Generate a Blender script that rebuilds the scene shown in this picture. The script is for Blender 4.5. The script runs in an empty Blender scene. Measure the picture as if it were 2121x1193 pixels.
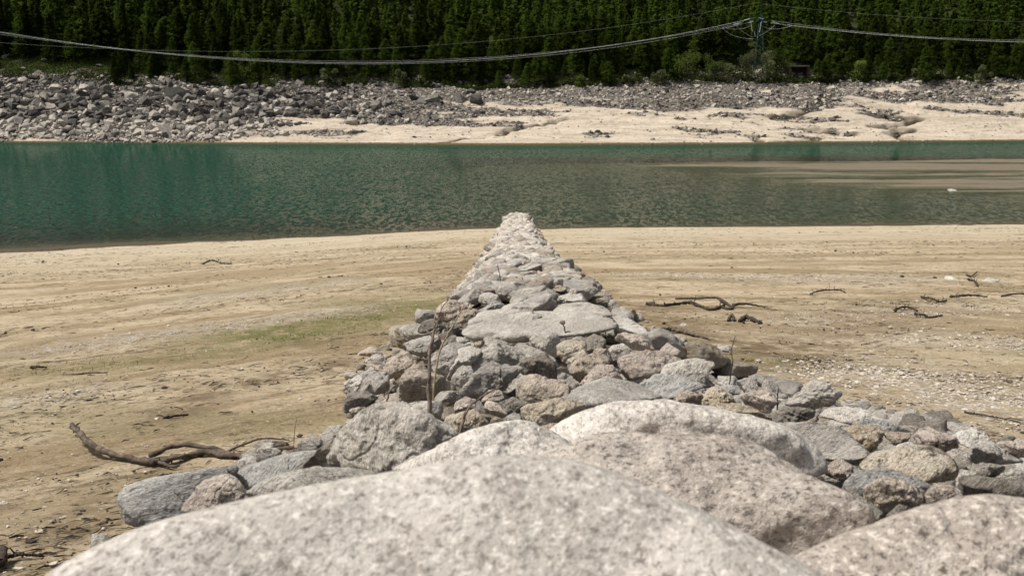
import bpy, bmesh, math, numpy as np
from mathutils import Vector, Matrix

# ------------------------------------------------------------------ camera, sky, sun, exposure
SC = bpy.context.scene
COL = SC.collection
EYE = np.array([0.0, 0.0, 10.0]); PITCH = math.radians(10.47); FPX = 2062.0; U0, V0 = 1060.5, 596.5
cam_d = bpy.data.cameras.new("camera"); cam = bpy.data.objects.new("camera", cam_d); COL.objects.link(cam)
cam.location = EYE; cam.rotation_euler = (math.pi/2 - PITCH, 0, 0)
cam_d.sensor_width = 36; cam_d.lens = 35; cam_d.clip_start = 0.05; cam_d.clip_end = 3000
cam_d.dof.use_dof = True; cam_d.dof.focus_distance = 12.5; cam_d.dof.aperture_fstop = 5.0
SC.camera = cam
SUN_EL, SUN_AZ = math.radians(60), math.radians(-92)      # azimuth measured from +Y towards +X
w = bpy.data.worlds.new("World"); SC.world = w; w.use_nodes = True
wn, wl = w.node_tree.nodes, w.node_tree.links
sky = wn.new('ShaderNodeTexSky'); sky.sky_type = 'NISHITA'; sky.sun_disc = False
sky.sun_elevation = SUN_EL; sky.sun_rotation = SUN_AZ; sky.dust_density = 3.0; sky.air_density = 1.0
hs = wn.new('ShaderNodeHueSaturation'); hs.inputs['Saturation'].default_value = 0.45
wl.new(sky.outputs[0], hs.inputs['Color']); wl.new(hs.outputs[0], wn['Background'].inputs['Color'])
wn['Background'].inputs['Strength'].default_value = 0.072
sl = bpy.data.lights.new("sun", 'SUN'); sl.energy = 3.8; sl.angle = math.radians(6.0); sl.color = (1.0, 0.955, 0.88)
so = bpy.data.objects.new("sun", sl); COL.objects.link(so)
sd = Vector((math.cos(SUN_EL)*math.sin(SUN_AZ), math.cos(SUN_EL)*math.cos(SUN_AZ), math.sin(SUN_EL)))
so.rotation_euler = sd.to_track_quat('Z', 'Y').to_euler(); so.location = (-30, 30, 80)
SC.view_settings.view_transform = 'Standard'; SC.view_settings.look = 'None'
SC.view_settings.exposure = 0.34; SC.view_settings.gamma = 1.0
SC.cycles.max_bounces = 6; SC.cycles.transparent_max_bounces = 8; SC.cycles.caustics_reflective = False; SC.cycles.caustics_refractive = False

# ------------------------------------------------------------------ helpers
rng = np.random.default_rng(7)
def _hash(ix, iy, iz, s):
    h = (ix*374761393 + iy*668265263 + iz*1274126177 + s*974711) & 0xffffffff
    h = ((h ^ (h >> 13))*1103515245) & 0xffffffff
    h = ((h ^ (h >> 16))*2246822519) & 0xffffffff
    return ((h ^ (h >> 15)) & 0xffffff)/float(0xffffff)
def vnoise(P, seed=0):
    P = np.asarray(P, float); F = np.floor(P); f = P - F; I = F.astype(np.int64); f = f*f*f*(f*(f*6-15)+10)
    r = 0
    for dx in (0, 1):
        wx = f[..., 0] if dx else 1-f[..., 0]
        for dy in (0, 1):
            wy = f[..., 1] if dy else 1-f[..., 1]
            for dz in (0, 1):
                wz = f[..., 2] if dz else 1-f[..., 2]
                r = r + wx*wy*wz*_hash(I[..., 0]+dx, I[..., 1]+dy, I[..., 2]+dz, seed)
    return r*2-1
def fbm(P, o=4, seed=0, gain=0.5):
    r, a, P = 0, 1.0, np.asarray(P, float)
    for k in range(o):
        r = r + a*vnoise(P*(2.03**k)+k*17.3, seed+k); a *= gain
    return r
def n2(x, y, sx, sy, o=3, seed=0):
    x, y = np.broadcast_arrays(np.asarray(x, float), np.asarray(y, float))
    return fbm(np.stack([x/sx, y/sy, np.zeros_like(x)+seed*3.7], -1), o, seed)
def sstep(a, b, x):
    t = np.clip((x-a)/(b-a), 0, 1); return t*t*(3-2*t)
def new_mesh(name, V, F, mats, parent=None, smooth=True, midx=None, attrs=None):
    """F: (n,3) or (n,4) int array, or a list of such arrays"""
    me = bpy.data.meshes.new(name); V = np.asarray(V, np.float32)
    Fs = F if isinstance(F, list) else [F]
    Fs = [np.asarray(f, np.int32) for f in Fs if len(f)]
    tot = np.concatenate([np.full(len(f), f.shape[1], np.int32) for f in Fs]); idx = np.concatenate([f.ravel() for f in Fs])
    me.vertices.add(len(V)); me.vertices.foreach_set('co', V.ravel())
    me.loops.add(len(idx)); me.loops.foreach_set('vertex_index', idx)
    me.polygons.add(len(tot)); st = np.concatenate([[0], np.cumsum(tot)[:-1]]).astype(np.int32)
    me.polygons.foreach_set('loop_start', st); me.polygons.foreach_set('loop_total', tot)
    me.polygons.foreach_set('use_smooth', np.full(len(tot), bool(smooth)))
    for m in (mats if isinstance(mats, (list, tuple)) else [mats]): me.materials.append(m)
    if midx is not None: me.polygons.foreach_set('material_index', np.asarray(midx, np.int32))
    if attrs:
        for k, a in attrs.items():
            at = me.attributes.new(k, 'FLOAT', 'POINT'); at.data.foreach_set('value', np.asarray(a, np.float32).ravel())
    me.update(calc_edges=True)
    o = bpy.data.objects.new(name, me); COL.objects.link(o)
    if parent is not None: o.parent = parent
    return o
def tag(o, label=None, cat=None, group=None, kind=None):
    if label: o['label'] = label
    if cat: o['category'] = cat
    if group: o['group'] = group
    if kind: o['kind'] = kind
    return o
def empty(name, loc, rz=0.0):
    o = bpy.data.objects.new(name, None); COL.objects.link(o); o.location = loc; o.rotation_euler = (0, 0, rz); o.empty_display_size = 0.2
    return o
def copy_tree(o, parent=None):
    c = o.copy(); COL.objects.link(c); c.parent = parent
    for ch in list(o.children): copy_tree(ch, c)
    return c
CP, SP = math.cos(PITCH), math.sin(PITCH)
def ray(u, v):
    a, b = (u-U0)/FPX, -(v-V0)/FPX
    d = np.array([a, CP + b*SP, -SP + b*CP]); return d/np.linalg.norm(d)
def project(P):
    P = np.asarray(P, float)-EYE; f = P[..., 1]*CP - P[..., 2]*SP; up = P[..., 1]*SP + P[..., 2]*CP
    return U0 + FPX*P[..., 0]/f, V0 - FPX*up/f, f
def hit(u, v, surf, t0=0.5, t1=420.0):
    """where the ray through a point of the photograph meets the surface z = surf(x, y)"""
    d = ray(u, v); ts = np.geomspace(t0, t1, 2500); P = EYE + ts[:, None]*d
    below = P[:, 2] < surf(P[:, 0], P[:, 1])
    k = int(np.argmax(below)) if below.any() else len(ts)-1
    if k > 0 and below.any():
        a, b = ts[k-1], ts[k]
        for _ in range(18):
            m = (a+b)/2; p = EYE+m*d
            if p[2] < surf(np.array([p[0]]), np.array([p[1]]))[0]: b = m
            else: a = m
        return EYE+b*d
    return P[k]
_ico = {}
def ico(n):
    if n not in _ico:
        bm = bmesh.new(); bmesh.ops.create_icosphere(bm, subdivisions=n, radius=1.0)
        _ico[n] = (np.array([v.co for v in bm.verts]), np.array([[v.index for v in f.verts] for f in bm.faces], np.int32)); bm.free()
        V, F = _ico[n]; _ico[n] = (V/np.linalg.norm(V, axis=1)[:, None], F)
    return _ico[n]
def tube(pts, rad, sides=6, bump=0.0, seed=0):
    """tapered tube through pts, closed ends; returns V, [quads, tris]"""
    pts = np.asarray(pts, float); n = len(pts); rad = np.broadcast_to(np.asarray(rad, float), (n,))
    T = np.gradient(pts, axis=0); T /= np.linalg.norm(T, axis=1)[:, None]+1e-9
    ref = np.array([0.13, 0.21, 0.97]) if abs(T[:, 2]).mean() < 0.8 else np.array([1.0, 0.1, 0])
    A = np.cross(T, ref); A /= np.linalg.norm(A, axis=1)[:, None]+1e-9; B = np.cross(T, A)
    an = np.arange(sides)*2*math.pi/sides
    R = rad[:, None]*np.ones(sides)
    if bump: R = R*(1+bump*vnoise(np.stack(np.broadcast_arrays(np.arange(n)[:, None]*0.7, np.cos(an)*1.3, np.sin(an)*1.3), -1), seed))
    V = pts[:, None, :] + R[..., None]*(np.cos(an)[None, :, None]*A[:, None, :] + np.sin(an)[None, :, None]*B[:, None, :])
    i = np.arange(n-1)[:, None]*sides; j = np.arange(sides)[None, :]; k = (j+1) % sides
    Q = np.stack([i+j, i+k, i+sides+k, i+sides+j], -1).reshape(-1, 4)
    V = np.concatenate([V.reshape(-1, 3), pts[:1], pts[-1:]])
    a, b = n*sides, n*sides+1; jj = np.arange(sides); kk = (jj+1) % sides
    Tr = np.concatenate([np.stack([np.full(sides, a), kk, jj], -1), np.stack([np.full(sides, b), (n-1)*sides+jj, (n-1)*sides+kk], -1)])
    return V, [Q, Tr]
class Mb:
    """collects shapes into ONE mesh"""
    def __init__(s): s.V, s.Q, s.T, s.n = [], [], [], 0
    def add(s, V, F):
        for f in (F if isinstance(F, list) else [F]):
            f = np.asarray(f)
            if len(f): (s.Q if f.shape[1] == 4 else s.T).append(f+s.n)
        s.V.append(np.asarray(V)); s.n += len(V); return s
    def bar(s, a, b, r, sides=4):
        a, b = np.asarray(a, float), np.asarray(b, float); return s.add(*tube(np.stack([a, (a+b)/2, b]), r, sides))
    def box(s, c, d):
        V = np.array([[x, y, z] for x in (-.5, .5) for y in (-.5, .5) for z in (-.5, .5)])*np.asarray(d)+np.asarray(c)
        return s.add(V, np.array([[0, 1, 3, 2], [4, 6, 7, 5], [0, 4, 5, 1], [2, 3, 7, 6], [0, 2, 6, 4], [1, 5, 7, 3]]))
    def build(s, name, mat, parent=None, smooth=True):
        F = [np.concatenate(x) for x in (s.Q, s.T) if x]
        return new_mesh(name, np.concatenate(s.V), F, mat, parent, smooth)

# ------------------------------------------------------------------ materials
class NT:
    def __init__(s, name):
        s.m = bpy.data.materials.new(name); s.m.use_nodes = True; s.t = s.m.node_tree; s.n = s.t.nodes; s.l = s.t.links
        s.b = s.n['Principled BSDF']; s.out = s.n['Material Output']
    def new(s, t, **kw):
        n = s.n.new(t)
        for k, v in kw.items(): setattr(n, k, v)
        return n
    def put(s, sock, v):
        if v is None: return
        if isinstance(v, bpy.types.NodeSocket): s.l.new(v, sock)
        else: sock.default_value = v if not (isinstance(v, tuple) and len(v) == 3 and sock.type == 'RGBA') else (*v, 1)
    def noise(s, vec, scale, detail=4, rough=0.55, dist=0.0, out='Fac'):
        n = s.new('ShaderNodeTexNoise'); s.put(n.inputs['Vector'], vec); n.inputs['Scale'].default_value = scale
        n.inputs['Detail'].default_value = detail; n.inputs['Roughness'].default_value = rough; n.inputs['Distortion'].default_value = dist
        return n.outputs[out]
    def voro(s, vec, scale, feature='F1', out='Distance'):
        n = s.new('ShaderNodeTexVoronoi', feature=feature); s.put(n.inputs['Vector'], vec); n.inputs['Scale'].default_value = scale; return n.outputs[out]
    def ramp(s, fac, a, b, smooth=True):
        n = s.new('ShaderNodeMapRange', interpolation_type='SMOOTHSTEP' if smooth else 'LINEAR'); s.put(n.inputs['Value'], fac)
        n.inputs['From Min'].default_value = a; n.inputs['From Max'].default_value = b; return n.outputs[0]
    def math(s, op, a, b=None, c=None):
        n = s.new('ShaderNodeMath', operation=op)
        for i, x in enumerate((a, b, c)): s.put(n.inputs[i], x)
        return n.outputs[0]
    def vmath(s, op, a, b):
        n = s.new('ShaderNodeVectorMath', operation=op); s.put(n.inputs[0], a); s.put(n.inputs[1], b); return n.outputs[0]
    def mix(s, f, a, b, blend='MIX'):
        n = s.new('ShaderNodeMix', data_type='RGBA', blend_type=blend); s.put(n.inputs[0], f); s.put(n.inputs[6], a); s.put(n.inputs[7], b); return n.outputs[2]
    def attr(s, name): return s.new('ShaderNodeAttribute', attribute_name=name).outputs['Fac']
    def mapped(s, vec, scale, rot=(0, 0, 0)):
        n = s.new('ShaderNodeMapping'); s.put(n.inputs[0], vec); n.inputs['Scale'].default_value = scale; n.inputs['Rotation'].default_value = rot; return n.outputs[0]
    def bump(s, h, strength, dist, nrm=None):
        n = s.new('ShaderNodeBump'); s.put(n.inputs['Height'], h); n.inputs['Strength'].default_value = strength; n.inputs['Distance'].default_value = dist
        if nrm is not None: s.put(n.inputs['Normal'], nrm)
        return n.outputs[0]
    def done(s, col=None, rough=None, nrm=None, spec=0.3):
        s.put(s.b.inputs['Base Color'], col); s.put(s.b.inputs['Roughness'], rough); s.put(s.b.inputs['Normal'], nrm)
        s.b.inputs['Specular IOR Level'].default_value = spec; return s.m

def stone_mat(name, light, mid, dark, speck=0.5, stain=None, grain=60.0, foli=5.0, bd=0.05, lk=0.85):
    k = NT(name); co = k.new('ShaderNodeTexCoord').outputs['Object']; rnd = k.new('ShaderNodeObjectInfo').outputs['Random']
    off = k.new('ShaderNodeCombineXYZ'); k.put(off.inputs[0], k.math('MULTIPLY', rnd, 71.0)); k.put(off.inputs[1], k.math('MULTIPLY', rnd, 37.0)); k.put(off.inputs[2], k.math('MULTIPLY', rnd, 13.0))
    p = k.vmath('ADD', co, off.outputs[0])
    rot = k.new('ShaderNodeVectorRotate', rotation_type='AXIS_ANGLE'); k.put(rot.inputs['Vector'], p); rot.inputs['Axis'].default_value = (0.45, 0.75, 0.2); k.put(rot.inputs['Angle'], k.math('MULTIPLY', rnd, 2.4))
    fol = k.mapped(rot.outputs[0], (1.0, 1.5, foli))
    big = k.noise(p, 1.4, 5, 0.65)
    bands = k.noise(fol, 2.6, 8, 0.72, 0.7)
    fine = k.noise(fol, 11.0, 6, 0.75)
    fleck = k.noise(fol, grain*0.55, 4, 0.7); gr = k.noise(p, grain, 3, 0.7)
    c = k.mix(k.ramp(big, 0.40, 0.60), light, mid)
    c = k.mix(k.math('MULTIPLY', k.ramp(bands, 0.50, 0.60), 0.80), c, mid)
    c = k.mix(k.math('MULTIPLY', k.ramp(bands, 0.47, 0.36), 0.60), c, tuple(min(0.72, x*1.15) for x in light))
    c = k.mix(k.math('MULTIPLY', k.ramp(fine, 0.55, 0.65), 0.8*speck+0.12), c, dark)
    c = k.mix(k.math('MULTIPLY', k.ramp(fleck, 0.56, 0.62), 0.2+speck), c, dark)
    c = k.mix(k.math('MULTIPLY', k.ramp(gr, 0.57, 0.64), speck), c, dark)
    c = k.mix(k.math('MULTIPLY', k.ramp(fleck, 0.45, 0.38), 0.7), c, tuple(min(0.74, x*1.4) for x in light))
    lich = k.math('MULTIPLY', k.ramp(k.noise(p, 4.5, 7, 0.8), 0.54, 0.62), k.ramp(k.noise(p, 1.1, 3, 0.6), 0.46, 0.60))
    c = k.mix(k.math('MULTIPLY', lich, lk), c, stain or tuple(x*0.7 for x in dark))
    v = k.math('MULTIPLY_ADD', rnd, 0.28, 0.82); vv = k.new('ShaderNodeCombineXYZ')
    for i in range(3): k.put(vv.inputs[i], v)
    c = k.mix(1.0, c, vv.outputs[0], 'MULTIPLY')
    h = k.math('ADD', k.math('MULTIPLY', fine, 0.5), k.math('ADD', k.math('MULTIPLY', gr, 0.25), k.noise(p, 9.0, 5, 0.7)))
    return k.done(c, 0.85, k.bump(h, 0.9, bd), 0.2)
M = {}
M['pale']  = stone_mat('pale_granite', (0.60, 0.55, 0.485), (0.41, 0.37, 0.32), (0.10, 0.085, 0.07), 0.50)
M['granite'] = stone_mat('bleached_granite', (0.52, 0.485, 0.44), (0.42, 0.385, 0.345), (0.15, 0.125, 0.105), 0.50, grain=75, foli=1.3, bd=0.022, lk=0.35)
M['pitted'] = stone_mat('pitted_granite', (0.52, 0.465, 0.41), (0.38, 0.33, 0.285), (0.085, 0.068, 0.055), 0.6, grain=60, foli=1.3, bd=0.03)
M['white'] = stone_mat('white_granite', (0.66, 0.62, 0.56), (0.50, 0.455, 0.40), (0.18, 0.14, 0.115), 0.45, grain=62)
M['grey']  = stone_mat('grey_gneiss', (0.52, 0.485, 0.435), (0.33, 0.30, 0.265), (0.065, 0.058, 0.05), 0.55, foli=8.0)
M['brown'] = stone_mat('brown_gneiss', (0.50, 0.43, 0.355), (0.32, 0.265, 0.21), (0.07, 0.055, 0.042), 0.55)
M['pink']  = stone_mat('pink_granite', (0.55, 0.475, 0.41), (0.38, 0.315, 0.265), (0.09, 0.07, 0.057), 0.5)
M['ochre'] = stone_mat('ochre_stained_stone', (0.54, 0.475, 0.385), (0.385, 0.31, 0.22), (0.09, 0.068, 0.048), 0.55, (0.05, 0.042, 0.032))
M['dark']  = stone_mat('dark_schist', (0.33, 0.295, 0.25), (0.19, 0.165, 0.138), (0.045, 0.038, 0.032), 0.55, foli=9.0)
M['blue']  = stone_mat('blue_grey_slate', (0.52, 0.50, 0.465), (0.315, 0.30, 0.28), (0.065, 0.066, 0.062), 0.6, foli=9.0)
M['farpale'] = stone_mat('far_pale_rock', (0.46, 0.42, 0.365), (0.35, 0.315, 0.27), (0.16, 0.14, 0.12), 0.3, grain=6.0, foli=2.0)
M['fargrey'] = stone_mat('far_grey_rock', (0.24, 0.22, 0.195), (0.14, 0.126, 0.112), (0.06, 0.055, 0.05), 0.4, grain=6.0, foli=2.0)
M['fardark'] = stone_mat('far_dark_rock', (0.115, 0.103, 0.092), (0.065, 0.058, 0.052), (0.03, 0.028, 0.026), 0.4, grain=6.0, foli=2.0)

def simple_mat(name, a, b, scale=6.0, rough=0.8, bumpd=0.01, stretch=(1, 1, 1), spec=0.25, metal=0.0):
    k = NT(name); p = k.mapped(k.new('ShaderNodeTexCoord').outputs['Object'], stretch); n = k.noise(p, scale, 6, 0.65)
    k.b.inputs['Metallic'].default_value = metal
    return k.done(k.mix(k.ramp(n, 0.35, 0.65), a, b), rough, k.bump(n, 0.6, bumpd) if bumpd else None, spec)
M['bark'] = simple_mat('weathered_bark', (0.055, 0.042, 0.032), (0.16, 0.125, 0.095), 14, 0.9, 0.02, (1, 1, 1))
M['drift'] = simple_mat('dark_driftwood', (0.030, 0.023, 0.018), (0.085, 0.066, 0.05), 18, 0.9, 0.015)
M['stalk'] = simple_mat('dry_stalk', (0.10, 0.075, 0.06), (0.26, 0.20, 0.165), 25, 0.9, 0.004)
M['straw'] = simple_mat('straw_stalk', (0.28, 0.21, 0.13), (0.42, 0.33, 0.22), 25, 0.9, 0.004)
M['trunk'] = simple_mat('conifer_bark', (0.045, 0.035, 0.028), (0.10, 0.08, 0.065), 5, 0.9, 0.03, (1, 1, .3))
M['steel'] = simple_mat('green_painted_steel', (0.005, 0.028, 0.025), (0.009, 0.042, 0.037), 3, 0.5, 0)
M['wire'] = simple_mat('aluminium_cable', (0.62, 0.64, 0.60), (0.72, 0.74, 0.70), 1, 0.45, 0)
M['thinwire'] = simple_mat('weathered_steel_cable', (0.20, 0.22, 0.18), (0.26, 0.28, 0.22), 1, 0.5, 0)
M['insul'] = simple_mat('pale_glass_insulator', (0.60, 0.70, 0.70), (0.70, 0.78, 0.78), 3, 0.2, 0, spec=0.5)
M['concrete'] = simple_mat('weathered_concrete', (0.34, 0.33, 0.31), (0.48, 0.47, 0.44), 1.2, 0.9, 0.02)
M['pebble'] = simple_mat('pebble_mix', (0.60, 0.54, 0.46), (0.30, 0.255, 0.20), 9, 0.85, 0)
M['clod_and_shade'] = simple_mat('dark_clod_and_shade', (0.035, 0.028, 0.022), (0.08, 0.062, 0.045), 3, 0.95, 0)
M['bladegreen'] = simple_mat('short_grass', (0.07, 0.10, 0.022), (0.15, 0.165, 0.05), 1.4, 0.8, 0)

def leaf_mat(name, a, b, c, trans=0.3):
    k = NT(name); tc = k.new('ShaderNodeTexCoord').outputs['Object']; rnd = k.new('ShaderNodeObjectInfo').outputs['Random']
    n1 = k.noise(tc, 0.55, 3, 0.6); n2_ = k.noise(tc, 2.6, 3, 0.6)
    col = k.mix(k.ramp(n1, 0.38, 0.62), a, b); col = k.mix(k.math('MULTIPLY', k.ramp(n2_, 0.48, 0.66), 0.8), col, c)
    v = k.math('MULTIPLY_ADD', rnd, 0.75, 0.62); vv = k.new('ShaderNodeCombineXYZ')
    for i in range(3): k.put(vv.inputs[i], v)
    col = k.mix(1.0, col, vv.outputs[0], 'MULTIPLY')
    d = k.new('ShaderNodeBsdfDiffuse'); t = k.new('ShaderNodeBsdfTranslucent'); mx = k.new('ShaderNodeMixShader'); mx.inputs[0].default_value = trans
    k.put(d.inputs[0], col); k.put(t.inputs[0], col); k.l.new(d.outputs[0], mx.inputs[1]); k.l.new(t.outputs[0], mx.inputs[2]); k.l.new(mx.outputs[0], k.out.inputs[0])
    return k.m
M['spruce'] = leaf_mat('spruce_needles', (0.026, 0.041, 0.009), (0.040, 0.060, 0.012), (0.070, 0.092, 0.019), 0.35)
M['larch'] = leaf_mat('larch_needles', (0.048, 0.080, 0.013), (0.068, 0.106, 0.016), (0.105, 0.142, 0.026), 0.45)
M['bush'] = leaf_mat('bush_leaves', (0.085, 0.125, 0.026), (0.125, 0.170, 0.036), (0.19, 0.225, 0.07), 0.4)
M['greybush'] = leaf_mat('grey_bush_leaves', (0.085, 0.10, 0.045), (0.12, 0.135, 0.06), (0.17, 0.185, 0.09), 0.35)
M['under'] = leaf_mat('undergrowth_leaves', (0.030, 0.042, 0.011), (0.05, 0.07, 0.016), (0.10, 0.13, 0.025), 0.35)
# ------------------------------------------------------------------ the lie of the land (metres; water level is z = 0)
def beach(x, y):
    x, y = np.broadcast_arrays(np.asarray(x, float), np.asarray(y, float))
    z = 7.64 - 0.0934*y + np.where(x < 0, 0.034*sstep(0, 14, -x), 0.007)*x
    z = z + 0.05*n2(x, y, 14, 4, 3, 5)*sstep(6, 30, y) + 0.035*n2(x, y, 2.6, 1.1, 3, 6) + 0.07*n2(x, y, 30, 9, 2, 8)*sstep(20, 50, y)
    z = z + 0.11*n2(x, y, 11, 5, 3, 9)*np.exp(-(z/0.45)**2)
    xb = np.interp(y, [103, 109, 120, 135, 150, 170, 182, 200], [60, 49, 41, 34, 28, 19, 30, 54])
    s = sstep(-32, 25, x-xb); win = sstep(84, 94, y)*(1-sstep(186, 204, y))
    mud = -0.62 - 2.4*sstep(6, -40, x)*(1-s) + 0.68*s + 0.27*n2(x, y, 30, 3.0, 3, 11)*sstep(.2, .9, s) + 0.06*n2(x, y, 3.5, 2.2, 3, 12) - 0.30*np.exp(-((y-137-0.05*(x-40))/2.4)**2)*(1-sstep(44, 58, x)) - 0.30*np.exp(-((y-172+0.03*(x-40))/3.0)**2)
    return np.maximum(z, mud*win - 3.2*(1-win))
def strand(x, y):
    """runs across the drift lines the falling water left on the sand"""
    return y - x*np.where(x < 0, np.interp(y, [5, 15, 21, 40, 80], [0.9, 1.2, 1.2, 0.8, 0.45]), np.interp(y, [5, 12, 20, 40, 80], [-0.9, -0.7, -0.35, -0.12, -0.05]))*(1-0.55*sstep(8, 30, np.abs(x)))
def xl(y): return np.interp(y, [-6, 2, 5.8, 6.8, 7.6, 8.5, 9.5, 10.5, 12, 13.5, 16, 17.3, 19.4, 21, 28, 44, 85, 95], [-3.4, -3.1, -2.95, -2.8, -2.25, -1.9, -1.7, -1.7, -2.05, -2.1, -2.0, -1.75, -1.55, -1.48, -1.32, -1.15, -0.85, -0.8])
def xr(y): return np.interp(y, [-6, 2, 5, 7, 9, 11, 12.3, 14, 21, 28, 44, 85], [13, 11, 9, 6.6, 4.8, 3.8, 3.1, 2.75, 2.35, 2.05, 1.7, 1.9])
def hump(x, y):
    rr = np.interp(y, [3, 5, 9, 12, 14, 21, 26, 45], [6.0, 4.6, 3.4, 2.5, 1.7, 1.25, 1.25, 0.8]); rl = np.interp(y, [24, 45], [1.25, 0.8])
    e = np.minimum((x-xl(y))*1.25/rl, (xr(y)-x)*1.25/rr); H = np.interp(y, [0, 1.9, 3.3, 5, 8, 12, 21, 60, 86, 90], [1.6, 1.5, 1.25, 1.05, 0.9, 0.8, 0.70, 0.52, 0.58, 0.5])
    return H*sstep(0, 1.25, e)*(1-sstep(88, 90.5, y))
def pile(x, y): return np.maximum(beach(x, y), np.where((y > 80) & (y < 91), -0.15, -9)) + hump(x, y)
def core(x, y): return beach(x, y) + 0.62*np.maximum(hump(x, y)-0.12, 0)*sstep(0.1, 0.5, hump(x, y))
def ys(x): return np.interp(x, [-300, -140, -57, 0, 55, 145, 300], [290, 271, 257, 250, 256, 279, 305])
def yt(x): return np.interp(x, [-300, -145, -60, 0, 60, 150, 300], [318, 303, 300, 308, 316, 322, 340])
def zt(x): return np.interp(x, [-300, -145, -80, 0, 60, 150], [18, 17.2, 15.2, 14.7, 16.6, 17.2])
STREAMS = []
def far(x, y):
    x, y = np.broadcast_arrays(np.asarray(x, float), np.asarray(y, float))
    yy = y + 1.6*n2(x, y, 16, 30, 3, 21)
    t = (yy-ys(x))/(yt(x)-ys(x)); wr = sstep(-75, -15, x)
    tc = np.clip(t, 0, 1); z = zt(x)*(tc*(1-wr) + wr*(0.62*tc+0.38*tc**2.2))
    z = np.where(t < 0, t*12, z); z = np.where(t > 1, zt(x)+(yy-yt(x))*0.60, z)
    z = z + (0.27*n2(x, y, 9, 5, 4, 22)+0.19*n2(x, y, 2.5, 1.6, 3, 23)-0.5*np.maximum(0, 1-np.abs(n2(x, y, 24, 7, 3, 25))/0.07)*sstep(0.02, .1, t)*(1-sstep(.5, .8, t)))*sstep(0.0, 0.25, t) + np.where(t > 1, 5*n2(x, y, 60, 60, 3, 24)*sstep(1, 2.2, t), 0)
    for P, wd, dp in STREAMS:
        d = np.full(x.shape, 1e9)
        for a, b in zip(P[:-1], P[1:]):
            ab = b-a; u = np.clip(((x-a[0])*ab[0]+(y-a[1])*ab[1])/(ab@ab), 0, 1)
            d = np.minimum(d, np.hypot(x-a[0]-u*ab[0], y-a[1]-u*ab[1]))
        d = np.where(d < 12, d + 0.8*n2(x, y, 3.0, 1.6, 2, 27), d); z = z - dp*np.exp(-np.minimum(d/wd, 9)**4)
    return z
for px, wd, dp in (([(1172, 247), (1130, 257), (1085, 262), (1050, 268), (1040, 278)], 0.9, 0.9), ([(1020, 283), (960, 288), (900, 298)], 0.6, 0.5),
                   ([(1800, 238), (1905, 246), (1870, 256), (1810, 263), (1890, 270), (1850, 279), (1880, 294)], 1.0, 1.0), ([(1670, 268), (1720, 275), (1765, 277)], 1.3, 0.9),
                   ([(1715, 195), (1705, 215), (1680, 228), (1610, 245)], 1.3, 0.9), ([(1555, 280), (1580, 297)], 0.8, 0.7), ([(1690, 290), (1600, 296)], 0.7, 0.5)):
    wd, dp = wd*1.5, dp*1.2; STREAMS_P = np.array([hit(u, v, far, 200, 420)[:2] for u, v in px]); STREAMS.append((STREAMS_P, wd, dp))

def stream_mask(x, y):
    d = np.full(np.shape(x), 1e9)
    for P, wd, dp in STREAMS:
        for a, b in zip(P[:-1], P[1:]):
            ab = b-a; u = np.clip(((x-a[0])*ab[0]+(y-a[1])*ab[1])/(ab@ab), 0, 1)
            d = np.minimum(d, (np.hypot(x-a[0]-u*ab[0], y-a[1]-u*ab[1]))/wd)
    d = np.maximum(0, d + 0.45*n2(x, y, 2.5, 1.4, 2, 28))
    return np.exp(-np.minimum(d, 5)**3)
def rocky(x, y):
    """how much of the far bank is boulders (0..1)"""
    t = (y-ys(x))/(yt(x)-ys(x)); n = n2(x, y, 28, 5, 4, 31)*0.42
    left = sstep(-68, -82, x + 8*n2(x, y, 20, 6, 2, 33) - 32*t)
    low = np.interp(x, [-90, -60, -30, 0, 40, 75, 110, 150], [0.30, 0.36, 0.38, 0.50, 0.50, 0.56, 0.70, 0.76])
    return np.clip(np.maximum(left*sstep(-0.02, 0.03, t), sstep(low-0.10, low+0.12, t+n+0.22*n2(x, y, 7, 2.2, 3, 37)*(1-left))), 0, 1)*(t < 1.15)

def fan(ys_, ts, off):
    Y, T = np.meshgrid(ys_, ts, indexing='ij'); return T*(Y+off), Y
def grid_faces(n, m):
    i = np.arange(n-1)[:, None]*m; j = np.arange(m-1)[None, :]
    return np.stack([i+j, i+j+1, i+m+j+1, i+m+j], -1).reshape(-1, 4)

# ---- beach and lake bed
k = NT('beach_sand'); geo = k.new('ShaderNodeNewGeometry').outputs['Position']; sep = k.new('ShaderNodeSeparateXYZ'); k.put(sep.inputs[0], geo)
X, Y, Z = sep.outputs
Q = k.attr('strand')
cv = k.new('ShaderNodeCombineXYZ'); k.put(cv.inputs[0], k.math('MULTIPLY', X, 0.20)); k.put(cv.inputs[1], k.math('MULTIPLY', Q, 0.84)); k.put(cv.inputs[2], k.math('MULTIPLY', Y, 0.05)); contour = cv.outputs[0]
cv2 = k.new('ShaderNodeCombineXYZ'); k.put(cv2.inputs[0], k.math('MULTIPLY', X, 1.0)); k.put(cv2.inputs[1], k.math('MULTIPLY', Q, 2.8)); k.put(cv2.inputs[2], k.math('MULTIPLY', Y, 0.3)); contour2 = cv2.outputs[0]
n_band = k.noise(contour, 0.6, 6, 0.65, 0.4); n_str = k.noise(contour2, 0.8, 8, 0.78, 0.5); n_mid = k.noise(geo, 0.5, 6, 0.72); n_fine = k.noise(k.mapped(geo, (0.7, 1.0, 1)), 5.0, 8, 0.82); n_gr = k.noise(geo, 22.0, 5, 0.8); n_pat = k.noise(contour, 0.25, 4, 0.6)
high = k.ramp(Z, 1.2, 4.8)                                     # the old, browner sand higher up the shore
lightc = k.mix(high, (0.50, 0.428, 0.315), (0.475, 0.385, 0.262)); brownc = k.mix(high, (0.42, 0.34, 0.225), (0.275, 0.205, 0.118))
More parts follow.
